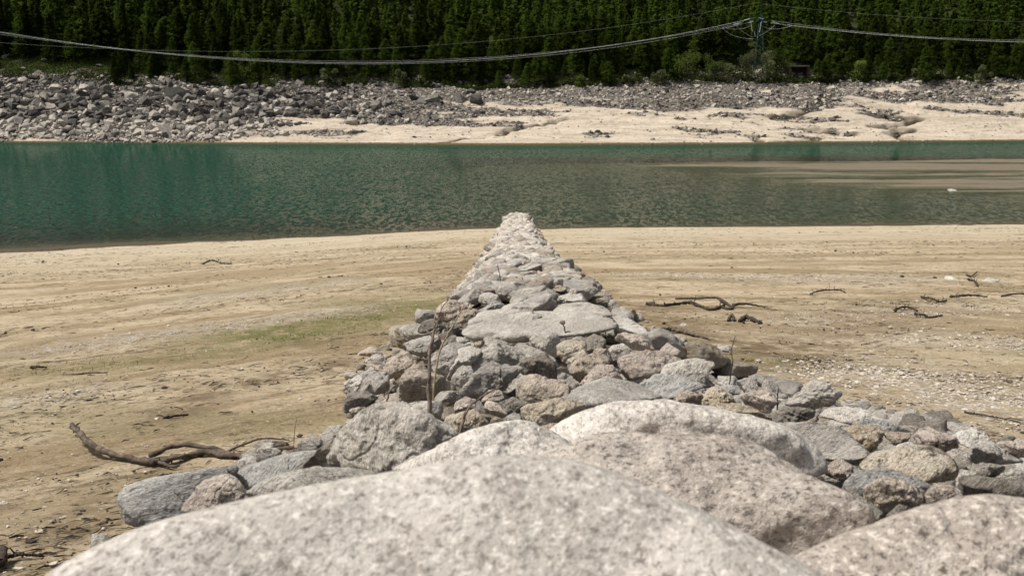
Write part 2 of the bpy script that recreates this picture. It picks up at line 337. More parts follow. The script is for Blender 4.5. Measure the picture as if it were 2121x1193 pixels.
c = k.mix(k.math('MULTIPLY', k.ramp(n_band, 0.42, 0.60), k.math('MULTIPLY_ADD', high, 0.55, 0.45)), lightc, brownc)
c = k.mix(k.math('MULTIPLY', k.ramp(n_mid, 0.48, 0.62), 0.6), c, brownc)
c = k.mix(k.math('MULTIPLY', k.ramp(n_str, 0.42, 0.32), 0.6), c, (0.56, 0.48, 0.38))
c = k.mix(k.math('MULTIPLY', k.ramp(k.noise(k.mapped(geo, (0.5, 1.0, 1)), 0.32, 6, 0.7), 0.50, 0.66), k.math('MULTIPLY_ADD', high, 0.6, 0.15)), c, (0.27, 0.225, 0.125))
crumb = k.math('MULTIPLY', k.ramp(n_pat, 0.36, 0.60), k.math('MULTIPLY_ADD', high, 0.65, 0.35))     # how littered the sand is
c = k.mix(k.math('MULTIPLY', k.ramp(n_str, 0.54, 0.62), k.math('MULTIPLY_ADD', crumb, 0.85, 0.15)), c, (0.11, 0.078, 0.043))
c = k.mix(k.math('MULTIPLY', k.ramp(n_fine, 0.535, 0.60), k.math('MULTIPLY_ADD', crumb, 0.85, 0.15)), c, (0.095, 0.068, 0.038))
c = k.mix(k.math('MULTIPLY', k.ramp(n_fine, 0.44, 0.34), 0.35), c, (0.55, 0.47, 0.37))
c = k.mix(k.math('MULTIPLY', k.ramp(n_gr, 0.54, 0.66), 0.5), c, (0.60, 0.53, 0.43))
c = k.mix(k.math('MULTIPLY', k.ramp(n_gr, 0.46, 0.37), 0.7), c, (0.13, 0.095, 0.058))
gm = k.math('MULTIPLY', k.attr('gravel'), k.ramp(k.noise(geo, 5.0, 5, 0.75), 0.42, 0.60))
c = k.mix(k.math('MULTIPLY', gm, 0.85), c, k.mix(k.ramp(k.noise(geo, 24.0, 3, 0.7), 0.40, 0.62), (0.26, 0.22, 0.17), (0.60, 0.55, 0.48)))
mm = k.math('MULTIPLY', k.attr('moss'), k.ramp(k.noise(geo, 3.0, 6, 0.75), 0.36, 0.60))
c = k.mix(k.math('MULTIPLY', mm, 0.9), c, k.mix(n_fine, (0.085, 0.10, 0.022), (0.17, 0.165, 0.055)))
c = k.mix(k.math('MULTIPLY', k.attr('damp'), k.ramp(k.noise(geo, 2.2, 6, 0.7), 0.36, 0.58)), c, (0.165, 0.12, 0.07))
c = k.mix(k.attr('core'), c, k.mix(n_fine, (0.10, 0.08, 0.058), (0.24, 0.20, 0.155)))
wetl = k.math('MULTIPLY_ADD', k.noise(k.mapped(geo, (0.12, 0.5, 1)), 1.0, 5, 0.65), 0.24, 0.30)
wet = k.ramp(k.math('SUBTRACT', Z, wetl), 0.012, -0.012)
far_mud = k.ramp(Y, 96, 104)
c = k.mix(wet, c, k.mix(far_mud, (0.080, 0.060, 0.034), k.mix(k.noise(contour2, 0.5, 4, 0.6), (0.12, 0.10, 0.068), (0.22, 0.182, 0.128))))
c = k.mix(k.ramp(Z, -0.03, -0.16), c, k.mix(n_mid, (0.050, 0.043, 0.023), (0.105, 0.088, 0.050)))
c = k.mix(k.math('MULTIPLY', far_mud, k.math('MULTIPLY_ADD', wet, -0.6, 0.6)), c, (0.33, 0.275, 0.20))
h = k.math('ADD', k.math('MULTIPLY', n_fine, -0.7), k.math('ADD', k.math('MULTIPLY', n_gr, 0.35), k.math('MULTIPLY', n_str, -0.5)))
rough = k.math('MULTIPLY_ADD', wet, -0.38, 0.95)
MB_ = k.done(c, rough, k.bump(h, 0.9, 0.06), 0.2)

yv = np.concatenate([np.linspace(-8, 2.0, 40)[:-1], np.geomspace(2.0, 178, 620)]); tv = np.sinh(np.linspace(-1.15, 1.15, 620)*1.1)/math.sinh(1.1)*0.86
Xg, Yg = fan(yv, tv, 9.0); Zg = core(Xg, Yg)
near = sstep(60, 15, Yg)*(1-sstep(0.02, 0.2, hump(Xg, Yg)))
Zg = Zg + near*(0.018*n2(Xg, Yg, 0.9, 0.33, 3, 41)+0.010*n2(Xg, Yg, 0.25, 0.16, 2, 42))
def blob(x, y, px, w, surf=beach):
    P = [hit(u, v, surf)[:2] for u, v in px]; d = np.full(np.shape(x), 1e9)
    for a, b in zip(P[:-1], P[1:]):
        ab = b-a; s = np.clip(((x-a[0])*ab[0]+(y-a[1])*ab[1])/(ab@ab+1e-9), 0, 1); d = np.minimum(d, np.hypot(x-a[0]-s*ab[0], (y-a[1]-s*ab[1])))
    return np.exp(-(d/w)**2)
def moss_mask(x, y): return np.clip(blob(x, y, [(580, 688), (700, 668), (800, 652), (880, 640)], 1.0)*1.3 + 0.55*blob(x, y, [(150, 765), (330, 745), (560, 700)], 1.0) + 0.6*blob(x, y, [(1400, 728), (1500, 742), (1640, 752)], 0.45) + 0.35*blob(x, y, [(900, 600), (760, 625)], 1.1), 0, 1)
def gravel_mask(x, y):
    g = blob(x, y, [(100, 725), (330, 692), (560, 662), (760, 640)], 0.75) + 0.8*blob(x, y, [(420, 620), (700, 585)], 1.2) + 0.8*blob(x, y, [(1380, 570), (1600, 575), (1850, 578)], 1.5)
    g = g + 1.2*blob(x, y, [(1780, 770), (1950, 800), (2140, 850)], 1.15) + 0.9*blob(x, y, [(1900, 700), (2140, 715)], 0.9) + 0.7*blob(x, y, [(0, 840), (140, 815)], 0.6) + 0.5*blob(x, y, [(1640, 660), (2000, 640)], 1.2)
    return np.clip(g, 0, 1)
def damp_mask(x, y):
    g = blob(x, y, [(330, 870), (480, 800), (700, 752)], 0.42)*0.9 + 0.7*blob(x, y, [(640, 710), (860, 690)], 0.5) + 0.7*blob(x, y, [(100, 1120), (300, 990)], 0.35) + 0.8*blob(x, y, [(1330, 640), (1420, 690), (1620, 740)], 1.1) + 0.6*blob(x, y, [(1640, 650), (1850, 640), (1700, 720)], 1.2)
    g = g + 0.7*blob(x, y, [(830, 512), (860, 514)], 1.3) + 0.5*blob(x, y, [(990, 560), (905, 600)], 1.0)
    return np.clip(g, 0, 1)
cm = sstep(0.08, 0.3, hump(Xg, Yg))
ob = new_mesh('beach', np.stack([Xg, Yg, Zg], -1).reshape(-1, 3), grid_faces(*Xg.shape), MB_, attrs={'moss': moss_mask(Xg, Yg), 'gravel': gravel_mask(Xg, Yg), 'damp': damp_mask(Xg, Yg), 'core': cm, 'strand': strand(Xg, Yg)})
tag(ob, kind='structure')

# ---- far shore and hillside
k = NT('far_shore_sand'); geo = k.new('ShaderNodeNewGeometry').outputs['Position']; sep = k.new('ShaderNodeSeparateXYZ'); k.put(sep.inputs[0], geo)
na = k.noise(k.mapped(geo, (0.05, 0.30, 0.8)), 1.0, 9, 0.75, 0.8); nb = k.noise(geo, 1.1, 6, 0.75)
c = k.mix(k.ramp(na, 0.40, 0.62), (0.58, 0.50, 0.40), (0.44, 0.365, 0.28))
c = k.mix(k.math('MULTIPLY', k.ramp(nb, 0.53, 0.66), 0.65), c, (0.22, 0.175, 0.13))
nq = k.noise(k.mapped(geo, (0.10, 0.9, 1.6)), 1.0, 6, 0.7, 1.0)
c = k.mix(k.math('MULTIPLY', k.ramp(nq, 0.54, 0.62), 0.6), c, (0.25, 0.20, 0.145))
c = k.mix(k.math('MULTIPLY', k.attr('rocky'), 0.9), c, k.mix(k.ramp(nb, 0.40, 0.60), (0.05, 0.043, 0.038), (0.15, 0.13, 0.11)))  # grey gravel, darkened to put shade into the gaps between boulders
c = k.mix(k.attr('stream'), c, k.mix(nb, (0.022, 0.018, 0.009), (0.07, 0.054, 0.025)))
c = k.mix(k.ramp(k.math('SUBTRACT', sep.outputs[2], k.math('MULTIPLY', nb, 0.5)), 0.10, 0.0), c, (0.12, 0.09, 0.05))
MF_ = k.done(c, 0.95, k.bump(nb, 0.8, 0.5), 0.2)
xv = np.linspace(-290, 290, 900); sv = np.concatenate([np.linspace(-1.6, -0.06, 14)[:-1], np.linspace(-0.06, 1.14, 150)])
Sg, Xg = np.meshgrid(sv, xv, indexing='ij'); Yg = ys(Xg)+Sg*(yt(Xg)-ys(Xg)); Zg = far(Xg, Yg)
ob = new_mesh('far_shore', np.stack([Xg, Yg, Zg], -1).reshape(-1, 3), grid_faces(*Xg.shape), MF_, attrs={'rocky': rocky(Xg, Yg), 'stream': stream_mask(Xg, Yg)})
tag(ob, kind='structure')
k = NT('forest_floor'); geo = k.new('ShaderNodeNewGeometry').outputs['Position']; nb = k.noise(geo, 0.35, 6, 0.7); nc = k.noise(geo, 0.06, 4, 0.6)
c = k.mix(k.ramp(nb, 0.38, 0.62), (0.026, 0.034, 0.010), (0.045, 0.052, 0.018)); c = k.mix(k.math('MULTIPLY', k.ramp(nc, 0.5, 0.7), 0.6), c, (0.035, 0.052, 0.010))
c = k.mix(k.math('MULTIPLY', k.ramp(nb, 0.62, 0.72), 0.5), c, (0.11, 0.095, 0.07))
MH_ = k.done(c, 0.95, k.bump(nb, 0.8, 0.6), 0.1)
xv = np.linspace(-560, 560, 300); sv = np.concatenate([np.linspace(0, 60, 40)[:-1], np.linspace(60, 560, 60)])
Sg, Xg = np.meshgrid(sv, xv, indexing='ij'); Yg = yt(Xg)+0.10*(yt(Xg)-ys(Xg))+Sg; Zg = far(Xg, Yg)
tag(new_mesh('hillside', np.stack([Xg, Yg, Zg], -1).reshape(-1, 3), grid_faces(*Xg.shape), MH_), kind='structure')

# ---- the lake
k = NT('lake_water'); geo = k.new('ShaderNodeNewGeometry').outputs['Position']; dep = k.attr('depth')
def slope(sc, rz, scale, det, sx, sy):
    n = k.noise(k.mapped(geo, sc, (0, 0, rz)), scale, det, 0.6, 0.3, 'Color'); n = k.vmath('SUBTRACT', n, (0.5, 0.5, 0.5)); return k.vmath('MULTIPLY', n, (sx, sy, 0.0))
gust = k.ramp(k.noise(k.mapped(geo, (0.02, 0.06, 1)), 1.0, 4, 0.65), 0.35, 0.65)
w1 = k.noise(k.mapped(geo, (2.4, 0.95, 1), (0, 0, -0.08)), 1.0, 4, 0.7)
sl_ = k.vmath('ADD', slope((2.3, 0.9, 1), 0.06, 1.0, 2, 2.6, 2.5), slope((5.0, 2.2, 1), -0.1, 1.0, 1, 1.8, 1.5))
ga = k.new('ShaderNodeCombineXYZ'); gq = k.math('MULTIPLY_ADD', gust, 0.45, 0.75)
for i in range(3): k.put(ga.inputs[i], gq)
nrm = k.new('ShaderNodeVectorMath', operation='NORMALIZE'); k.put(nrm.inputs[0], k.vmath('ADD', k.vmath('MULTIPLY', sl_, ga.outputs[0]), (0, 0, 1))); nrm = nrm.outputs[0]
body = k.new('ShaderNodeBsdfDiffuse'); k.put(body.inputs[0], k.mix(k.ramp(w1, 0.42, 0.58), (0.001, 0.014, 0.0075), (0.006, 0.078, 0.044))); k.put(body.inputs['Normal'], nrm)  # lights and darks of the ripples are put into the body colour
tr = k.new('ShaderNodeBsdfTransparent'); tr.inputs[0].default_value = (0.80, 0.88, 0.80, 1)
m1 = k.new('ShaderNodeMixShader'); k.put(m1.inputs[0], k.math('SUBTRACT', 1.0, k.math('POWER', 2.718, k.math('MULTIPLY', dep, -0.55)))); k.l.new(tr.outputs[0], m1.inputs[1]); k.l.new(body.outputs[0], m1.inputs[2])
gl = k.new('ShaderNodeBsdfGlossy'); gl.inputs['Roughness'].default_value = 0.04; k.put(gl.inputs['Normal'], nrm)
fr = k.new('ShaderNodeFresnel'); fr.inputs['IOR'].default_value = 1.33; k.put(fr.inputs['Normal'], nrm)
m2 = k.new('ShaderNodeMixShader'); k.put(m2.inputs[0], k.math('MINIMUM', fr.outputs[0], 0.29)); k.l.new(m1.outputs[0], m2.inputs[1]); k.l.new(gl.outputs[0], m2.inputs[2]); k.l.new(m2.outputs[0], k.out.inputs[0])
yv = np.geomspace(45, 312, 420); xv = np.linspace(-330, 330, 520); Yg, Xg = np.meshgrid(yv, xv, indexing='ij')
bed = np.where(Yg < 175, beach(Xg, Yg), np.minimum(np.maximum(-4.0, far(Xg, Yg)), 1)); bed = np.where((Yg >= 175) & (Yg < 200), np.maximum(bed, beach(Xg, Yg)), bed)
tag(new_mesh('lake_water', np.stack([Xg, Yg, 0*Xg], -1).reshape(-1, 3), grid_faces(*Xg.shape), k.m, attrs={'depth': np.clip(-bed, 0, 6)}), kind='structure')
# ------------------------------------------------------------------ stones
def rough_stone(dirs, N, D, p, size, r_, amp=1.0, foli=None, scale=None):
    g = np.maximum(dirs@N.T, 0)/D; r = np.power(np.power(g, p).sum(1), -1.0/p); P = dirs*r[:, None]
    if scale is not None: P = P*scale
    q = P/size; s0 = int(r_.integers(1, 9999)); o = r_.uniform(-50, 50, 3)
    ax = foli if foli is not None else r_.normal(size=3)*[0.6, 0.6, 1]; ax = ax/np.linalg.norm(ax)
    lay = np.stack([(q@ax)*9.0, q[:, 0]*0.9, q[:, 1]*0.9], -1)
    d = 0.055*vnoise(q*2.2+o, s0) + 0.042*vnoise(q*5.1+o, s0+1) + 0.026*vnoise(q*11+o, s0+2) + 0.013*vnoise(q*23+o, s0+3) + 0.020*vnoise(lay+o, s0+4) + 0.010*vnoise(lay*[2.3, 3, 3]+o, s0+6) + 0.007*vnoise(q*48+o, s0+5)
    ck = (q@np.roll(ax, 1))*1.6+0.5*vnoise(q*1.5+o, s0+8)+0.22*vnoise(q*6+o, s0+9)+o[0]*0.01; ck = ck-np.round(ck); d = d - 0.032*np.maximum(0, 1-np.abs(ck)/0.035)
    pit = np.maximum(0, vnoise(q*5.0-o, s0+7)-0.5)*-0.08
    return P + dirs*((d+pit)*amp*size)[:, None]
def hull2(P):
    P = sorted(map(tuple, P)); out = []
    for seq in (P, P[::-1]):
        h = []
        for p in seq:
            while len(h) > 1 and (h[-1][0]-h[-2][0])*(p[1]-h[-2][1])-(h[-1][1]-h[-2][1])*(p[0]-h[-2][0]) <= 0: h.pop()
            h.append(p)
        out += h[:-1]
    return np.array(out)
def traced_stone(name, poly, mat, r_, e=-0.1, t=None, deep=None, tilt=(0, -0.12), lift=0.0, lod=6, p=17, amp=1.0, surf=pile, front=0.12, grow=1.09, chips=8, i_slab=True):
    poly = np.array(poly, float); lo, hi = poly.min(0), poly.max(0); c = (lo+hi)/2
    w_ = ray(*c)
    if t is None: t = np.linalg.norm(hit(c[0], c[1]+0.15*(hi[1]-lo[1]), surf)-EYE) + 0.0
    R = np.cross(w_, [0, 0, 1.0]); R /= np.linalg.norm(R); U = np.cross(R, w_)
    C = EYE + w_*t; q = []
    for u, v in poly:
        d = ray(u, v); X = EYE + d*(t/(d@w_)) - C; q.append((X@R, X@U))
    q = hull2(q); W, H = np.ptp(q[:, 0]), np.ptp(q[:, 1])
    dd = deep if deep is not None else float(np.clip(0.36*W+0.45*H, 0.35*W, 0.8*max(W, H)))
    C = C + w_*(0.45*dd) + np.array([0, 0, lift])
    N, D = [], []
    for a, b in zip(q, np.roll(q, -1, 0)):
        n = np.array([b[1]-a[1], -(b[0]-a[0])]); L = np.linalg.norm(n)
        if L < 1e-6: continue
        n /= L; N.append(n[0]*R+n[1]*U); D.append(max(n@a, 0.04*W)*grow)
    pe = U*(e*H/2) - w_*(0.72*dd)
    nt = np.array([tilt[0]+r_.normal()*0.07, tilt[1], 1.0]); nt /= np.linalg.norm(nt)
    nf = np.array([r_.normal()*0.22, -1.0, front]); nf /= np.linalg.norm(nf)
    N += [nt, nf, w_]; D += [max(nt@pe, 0.16*H), max(nf@pe, 0.3*dd), dd]
    N, D = np.array(N), np.array(D)
    for _ in range(chips if e > -0.4 else min(chips, 2)):                                # a few broken corners on the side one sees
        n = r_.normal(size=3) - 0.6*w_ + [0, 0, 0.3]; n /= np.linalg.norm(n)
        rr = np.power(np.power(np.maximum(N@n, 0)/D, p).sum(), -1/p); N = np.vstack([N, n]); D = np.append(D, rr*r_.uniform(0.87, 1.04))
    V, F = ico(lod); size = (W*H*dd*2)**(1/3)
    o = new_mesh(name, rough_stone(V, N, D, p, size, r_, amp*(0.65 if e <= -0.4 and i_slab else 1.0)), F, mat); o.location = C
    return o
STONES = [  # label, stone kind, edge height, options, outline in the photograph
 ('huge out of focus pale granite boulder filling the bottom of the view', 'granite', -0.75, dict(t=2.05, deep=0.85, lod=7, p=11, chips=0, grow=1.06, amp=0.3, tilt=(-0.12, -0.55)), [(-60,1290),(60,1190),(260,1092),(560,1030),(850,957),(1010,938),(1150,935),(1290,985),(1400,1055),(1640,1190),(1740,1290)]),
 ('large rounded pinkish grey boulder with dark pitted flank, behind the blurred pale boulder', 'pitted', 0.05, dict(t=3.3, deep=0.75, lod=7, p=15, chips=1, grow=1.06, amp=0.5, tilt=(0.05, -0.3)), [(1090,960),(1160,912),(1330,898),(1480,893),(1560,905),(1650,965),(1740,1020),(1812,1065),(1800,1120),(1700,1230),(1450,1260),(1250,1120)]),
 ('broad pale topped boulder with grey right shoulder, behind the pitted boulder', 'granite', 0.15, dict(t=4.25, deep=0.75, lod=7, p=14, chips=3, amp=0.55, tilt=(0.08, -0.2)), [(1105,918),(1180,862),(1260,834),(1350,828),(1470,843),(1590,870),(1670,915),(1702,955),(1690,985),(1560,990),(1300,960)]),
 ('low pale slab sloping down to the left between the triangular and the pale topped boulder', 'granite', 0.0, dict(t=3.6, deep=0.6, lod=7, p=13, chips=2, amp=0.5, tilt=(-0.12, -0.2)), [(800,975),(860,945),(940,905),(1000,880),(1085,868),(1115,892),(1190,925),(1290,985),(1200,1010),(900,1000)]),
 ('blurred speckled grey boulder in the bottom right corner', 'pitted', -0.7, dict(t=2.55, deep=0.75, lod=7, p=10, chips=1, grow=1.08, amp=0.4, tilt=(-0.1, -0.45)), [(1600,1200),(1660,1142),(1730,1105),(1830,1075),(1950,1035),(2040,1016),(2125,1028),(2230,1075),(2300,1290),(1640,1290)]),
 ('long blue grey slab with dark mossy end face, lowest at the sandy side', 'blue', 0.25, dict(t=5.3, deep=0.55, lod=7, p=14, amp=0.6, tilt=(0.1, -0.1), front=0.0), [(232,1035),(255,1002),(330,983),(480,968),(560,955),(560,1015),(440,1055),(300,1090),(262,1088)]),
 ('sparkling blue grey flat stone between the mossy slab and the dark brown wedge', 'blue', -0.5, dict(t=5.2, deep=0.7, lod=7, p=10, amp=0.55), [(470,985),(560,948),(640,932),(700,940),(660,985),(560,1012),(480,1012)]),
 ('small reddish stone lying on the mossy slab', 'pink', -0.1, dict(t=4.3, lod=7, p=8, amp=0.8), [(372,1060),(408,1008),(450,984),(505,995),(545,1030),(500,1050),(420,1068)]),
 ('pale flat stone tucked behind the blurred pale boulder, below the brown wedge', 'pale', -0.5, dict(t=4.2, deep=0.5, lod=7, amp=0.7), [(510,1020),(560,990),(640,968),(740,968),(790,978),(720,1010),(560,1040)]),
 ('dark brown wedge of rock leaning on the triangular boulder', 'dark', 0.1, dict(t=5.0, deep=0.3, lod=7, amp=0.8), [(622,975),(645,945),(685,912),(732,903),(722,930),(672,968)]),
 ('triangular boulder with tan and black lichen patches, beside the dark wedge', 'pale', 0.55, dict(t=4.75, deep=0.6, lod=7, p=15, amp=0.75, chips=5, tilt=(0.1, -0.35)), [(665,968),(722,892),(768,852),(825,836),(882,862),(938,905),(885,945),(820,975),(740,985),(690,982)]),
 ('pale flat slab behind the triangular boulder, at the foot of the tall dead stalk', 'pale', -0.2, dict(tilt=(0.1, -0.1)), [(795,852),(850,835),(866,831),(930,834),(950,857),(909,882),(866,868)]),
 ('small dark stone wedged at the foot of the tall dead stalk', 'dark', 0.0, {}, [(864,859),(876,849),(889,849),(888,872),(872,874)]),
 ('orange stained flat stone behind the low pale slab', 'ochre', -0.3, {}, [(907,882),(936,861),(987,845),(1036,866),(1004,880),(931,897)]),
 ('pinkish rounded stone above the orange flat stone', 'pink', -0.2, {}, [(980,841),(999,829),(1027,833),(1050,851),(1043,868),(1012,855)]),
 ('small pinkish stone behind the flat slab at the stalk foot', 'pink', 0.0, {}, [(935,839),(962,821),(985,828),(983,843),(949,858)]),
 ('small tan stone below the long grey banded stone', 'brown', -0.1, {}, [(986,827),(1020,809),(1047,808),(1050,822),(1019,834)]),
 ('dark purple brown stone beside the yellow block', 'dark', -0.1, {}, [(1032,836),(1062,822),(1092,839),(1097,863),(1052,858)]),
 ('small grey stone in front of the dark purple brown one', 'grey', -0.2, {}, [(1042,868),(1065,855),(1091,863),(1089,884),(1060,886)]),
 ('yellow stained block with dark left end, behind the pale topped boulder', 'ochre', 0.1, dict(p=13), [(1085,846),(1120,833),(1166,828),(1204,840),(1200,864),(1161,875),(1097,896),(1087,874)]),
 ('low grey brown stone in front of the yellow block', 'brown', -0.2, {}, [(1088,898),(1140,876),(1185,870),(1168,903),(1120,910)]),
 ('wide pale grey speckled slab to the right of the yellow block', 'grey', -0.55, dict(deep=0.8), [(1158,826),(1211,798),(1251,784),(1311,790),(1334,804),(1346,816),(1376,821),(1337,830),(1236,843),(1211,845),(1195,838)]),
 ('thin brown stone on the wide speckled slab', 'ochre', 0.0, {}, [(1246,801),(1270,795),(1311,800),(1300,809),(1270,811)]),
 ('dark fronted block with pale top, centre of the heap', 'brown', 0.62, dict(p=14, front=0.0), [(1058,812),(1070,784),(1103,779),(1156,785),(1193,809),(1166,824),(1100,842),(1068,829)]),
 ('big grey banded stone with curved back, centre of the heap', 'grey', -0.1, dict(deep=0.6), [(934,823),(957,786),(1017,763),(1075,754),(1107,775),(1085,800),(1000,820),(945,834)]),
 ('small grey stone at the left end of the banded stone', 'grey', -0.2, {}, [(902,828),(911,811),(941,800),(955,810),(937,834)]),
 ('big blocky boulder with stained brown face, left of the tall dead stalk', 'brown', 0.35, dict(p=13, deep=0.5, front=0.1), [(826,823),(836,770),(848,757),(876,751),(890,763),(941,793),(938,806),(899,822),(871,834),(829,834)]),
 ('rough dark stone at the sandy edge, below the grey tilted stones', 'dark', 0.1, {}, [(713,838),(718,821),(740,803),(765,803),(788,819),(760,836),(728,852),(716,853)]),
 ('brown flat stone left of the big blocky boulder', 'brown', -0.2, {}, [(753,838),(778,821),(821,815),(829,829),(781,847),(758,847)]),
 ('small orange stone at the sandy edge beside the rough dark stone', 'ochre', 0.0, {}, [(724,850),(730,839),(750,839),(760,848),(745,862),(732,862)]),
 ('pale pointed stone at the edge of the heap, sticking out over the sand', 'pale', -0.1, {}, [(703,802),(730,783),(752,772),(745,801),(726,818)]),
 ('smooth grey stone with a yellow green base above the rough dark stone', 'grey', 0.0, dict(deep=0.4), [(732,801),(748,772),(773,761),(800,772),(810,787),(803,811),(773,816),(740,811)]),
 ('long brown stone tilted like a log, left side of the heap', 'brown', 0.0, dict(p=8, deep=0.35, tilt=(-0.35, -0.1)), [(794,773),(816,740),(841,720),(863,729),(876,737),(843,759),(831,780),(806,790)]),
 ('tilted grey stone above the log shaped brown stone', 'grey', -0.1, dict(tilt=(-0.2, -0.1)), [(836,713),(871,700),(903,694),(913,716),(878,739),(861,733)]),
 ('pale tapering slab lying on the sand, upper left edge of the heap', 'pale', -0.4, {}, [(785,719),(831,700),(861,691),(868,698),(831,718),(809,725)]),
 ('olive brown rounded stone beside the pale tapering slab', 'brown', 0.0, {}, [(745,732),(773,716),(803,720),(813,727),(777,743),(750,750)]),
 ('slim grey stone with a dark end, below the olive brown one', 'grey', 0.1, {}, [(742,755),(778,735),(813,722),(816,731),(788,753),(748,764)]),
 ('grey stone split by a dark crack, behind the tall dead stalk', 'grey', -0.1, dict(deep=0.4), [(889,764),(899,740),(941,711),(966,717),(943,752),(928,784),(904,776)]),
 ('leaning pale grey stone right of the cracked one', 'pale', 0.0, {}, [(927,783),(951,727),(972,715),(996,725),(996,735),(976,753),(943,779)]),
 ('egg shaped grey stone below the leaning pale stone', 'grey', -0.1, dict(p=7), [(934,787),(951,760),(974,754),(981,773),(956,797),(939,799)]),
 ('large pale grey stone with a dark left face, middle of the heap', 'pale', 0.05, dict(deep=0.55), [(972,752),(987,735),(1017,714),(1055,713),(1084,731),(1087,750),(1004,766),(987,780),(974,766)]),
 ('small rounded pale stone on the large pale grey stone', 'pale', -0.1, {}, [(992,718),(1002,702),(1034,697),(1059,711),(1042,719),(1009,724)]),
 ('upright small brown stone behind the rounded pale stone', 'brown', 0.1, {}, [(977,715),(989,692),(1012,681),(1026,690),(994,721)]),
 ('huge flat pale slab lying across the top of the jetty', 'pale', -0.45, dict(deep=0.95, lod=7, chips=1, p=14, lift=0.06, tilt=(0, -0.08)), [(886,702),(940,678),(990,657),(1060,653),(1140,654),(1250,664),(1264,690),(1210,703),(1090,718),(960,722),(898,722)]),
 ('rounded stone with a dark right side, just below the huge flat slab', 'pale', 0.0, dict(p=8), [(1081,713),(1098,695),(1120,684),(1153,689),(1168,704),(1155,738),(1143,740),(1110,725)]),
 ('squarish stone with a yellow and rust stained face, below the huge flat slab', 'ochre', 0.25, dict(p=13), [(1151,738),(1153,715),(1181,702),(1211,707),(1218,737),(1201,754),(1171,754),(1156,743)]),
 ('dark grey stone behind the squarish stained stone', 'dark', -0.2, {}, [(1208,703),(1231,692),(1271,711),(1261,721),(1221,729)]),
 ('small brown stone between the squarish stained stone and the angular brown one', 'brown', 0.0, {}, [(1219,733),(1246,715),(1261,727),(1266,745),(1236,739)]),
 ('pale mottled rounded stone near the sandy side, right of the small brown stone', 'pale', -0.2, {}, [(1254,738),(1271,717),(1299,706),(1334,725),(1329,735),(1266,745)]),
 ('brownish long stone with a cracked end, beyond the mottled rounded stone', 'pink', 0.0, dict(deep=0.4), [(1264,702),(1294,692),(1337,702),(1359,727),(1344,733),(1332,726)]),
 ('large smooth pale stone at the far right edge of the flat slab', 'white', -0.45, dict(deep=0.6), [(1257,661),(1291,653),(1327,674),(1352,702),(1342,706),(1309,693),(1266,686)]),
 ('tan stone leaning on the large smooth pale stone at the sand', 'ochre', -0.1, {}, [(1313,674),(1318,662),(1339,669),(1352,693),(1344,699)]),
 ('small dark stone at the sand end of the tan leaning stone', 'dark', 0.0, {}, [(1346,679),(1374,685),(1366,698),(1352,695)]),
 ('low pink stone half sunk in the sand beside the mossy strip', 'pink', -0.4, {}, [(1348,728),(1352,710),(1379,709),(1408,727),(1401,735),(1362,731)]),
 ('long pinkish boulder with a shadowed lower face, right half of the heap', 'pink', 0.1, dict(deep=0.5, p=9), [(1264,747),(1311,732),(1354,726),(1396,737),(1414,752),(1396,764),(1362,766),(1301,789),(1284,776),(1264,763)]),
 ('angular brown block with a dark left face, below the small brown stone', 'brown', 0.35, dict(p=16), [(1179,757),(1198,745),(1236,730),(1258,737),(1268,759),(1231,774),(1206,792),(1181,773)]),
 ('pyramid shaped stone in front of the angular brown block', 'pink', -0.1, dict(p=14), [(1200,797),(1241,755),(1269,762),(1297,790),(1249,798)]),
 ('pale slab tilted over the black and yellow stone', 'pale', -0.5, {}, [(1058,723),(1083,710),(1115,727),(1145,740),(1156,760),(1120,748),(1072,752)]),
 ('black and yellow stained overhanging stone, middle of the heap', 'dark', 0.5, dict(p=13, front=-0.1), [(1071,757),(1098,737),(1130,736),(1158,763),(1174,789),(1123,784),(1088,776)]),
 ('long grey boulder with a flat white top at the sandy right edge', 'pale', 0.3, dict(deep=0.45, p=12), [(1319,788),(1332,770),(1377,757),(1422,744),(1455,742),(1478,751),(1488,767),(1478,793),(1440,783),(1380,785),(1335,795)]),
 ('blue grey flat stone under the long grey boulder', 'blue', -0.5, dict(deep=0.5), [(1327,793),(1362,778),(1412,780),(1462,800),(1412,807),(1382,827),(1349,822),(1330,804)]),
 ('thin upright grey stone leaning against the long grey boulder', 'grey', 0.1, {}, [(1413,787),(1445,770),(1460,776),(1483,801),(1455,803)]),
 ('brownish grey stone beside the mossy brown lump', 'brown', -0.3, {}, [(1380,828),(1425,804),(1460,807),(1457,830),(1400,839)]),
 ('brown lump overgrown with moss and rust stains', 'ochre', 0.1, dict(amp=1.5), [(1453,832),(1468,803),(1488,801),(1513,817),(1521,835),(1496,841),(1460,841)]),
 ('small black and white speckled stone behind the mossy lump', 'blue', 0.0, {}, [(1486,801),(1513,797),(1538,804),(1538,815),(1513,820)]),
 ('cream coloured block at the base of the thin twig on the sandy side', 'pale', 0.0, {}, [(1476,791),(1485,780),(1521,779),(1539,803),(1513,801)]),
 ('grey boulder on the sand right of the cream block', 'grey', 0.0, {}, [(1525,791),(1563,778),(1570,800),(1561,813),(1541,811)]),
 ('pinkish boulder with a rough broken side, next to the double humped boulder', 'pink', -0.2, dict(deep=0.4), [(1510,825),(1541,811),(1586,812),(1609,829),(1603,847),(1581,853),(1538,841)]),
 ('cream and orange low slab behind the pale topped boulder', 'ochre', -0.5, {}, [(1460,842),(1500,836),(1551,842),(1596,867),(1576,871),(1513,858),(1465,853)]),
 ('double humped pale boulder standing out at the sandy edge', 'white', 0.0, dict(p=6, deep=0.42, amp=1.5), [(1613,835),(1631,814),(1666,794),(1695,800),(1721,803),(1753,815),(1764,831),(1761,846),(1701,851),(1663,848),(1648,838)]),
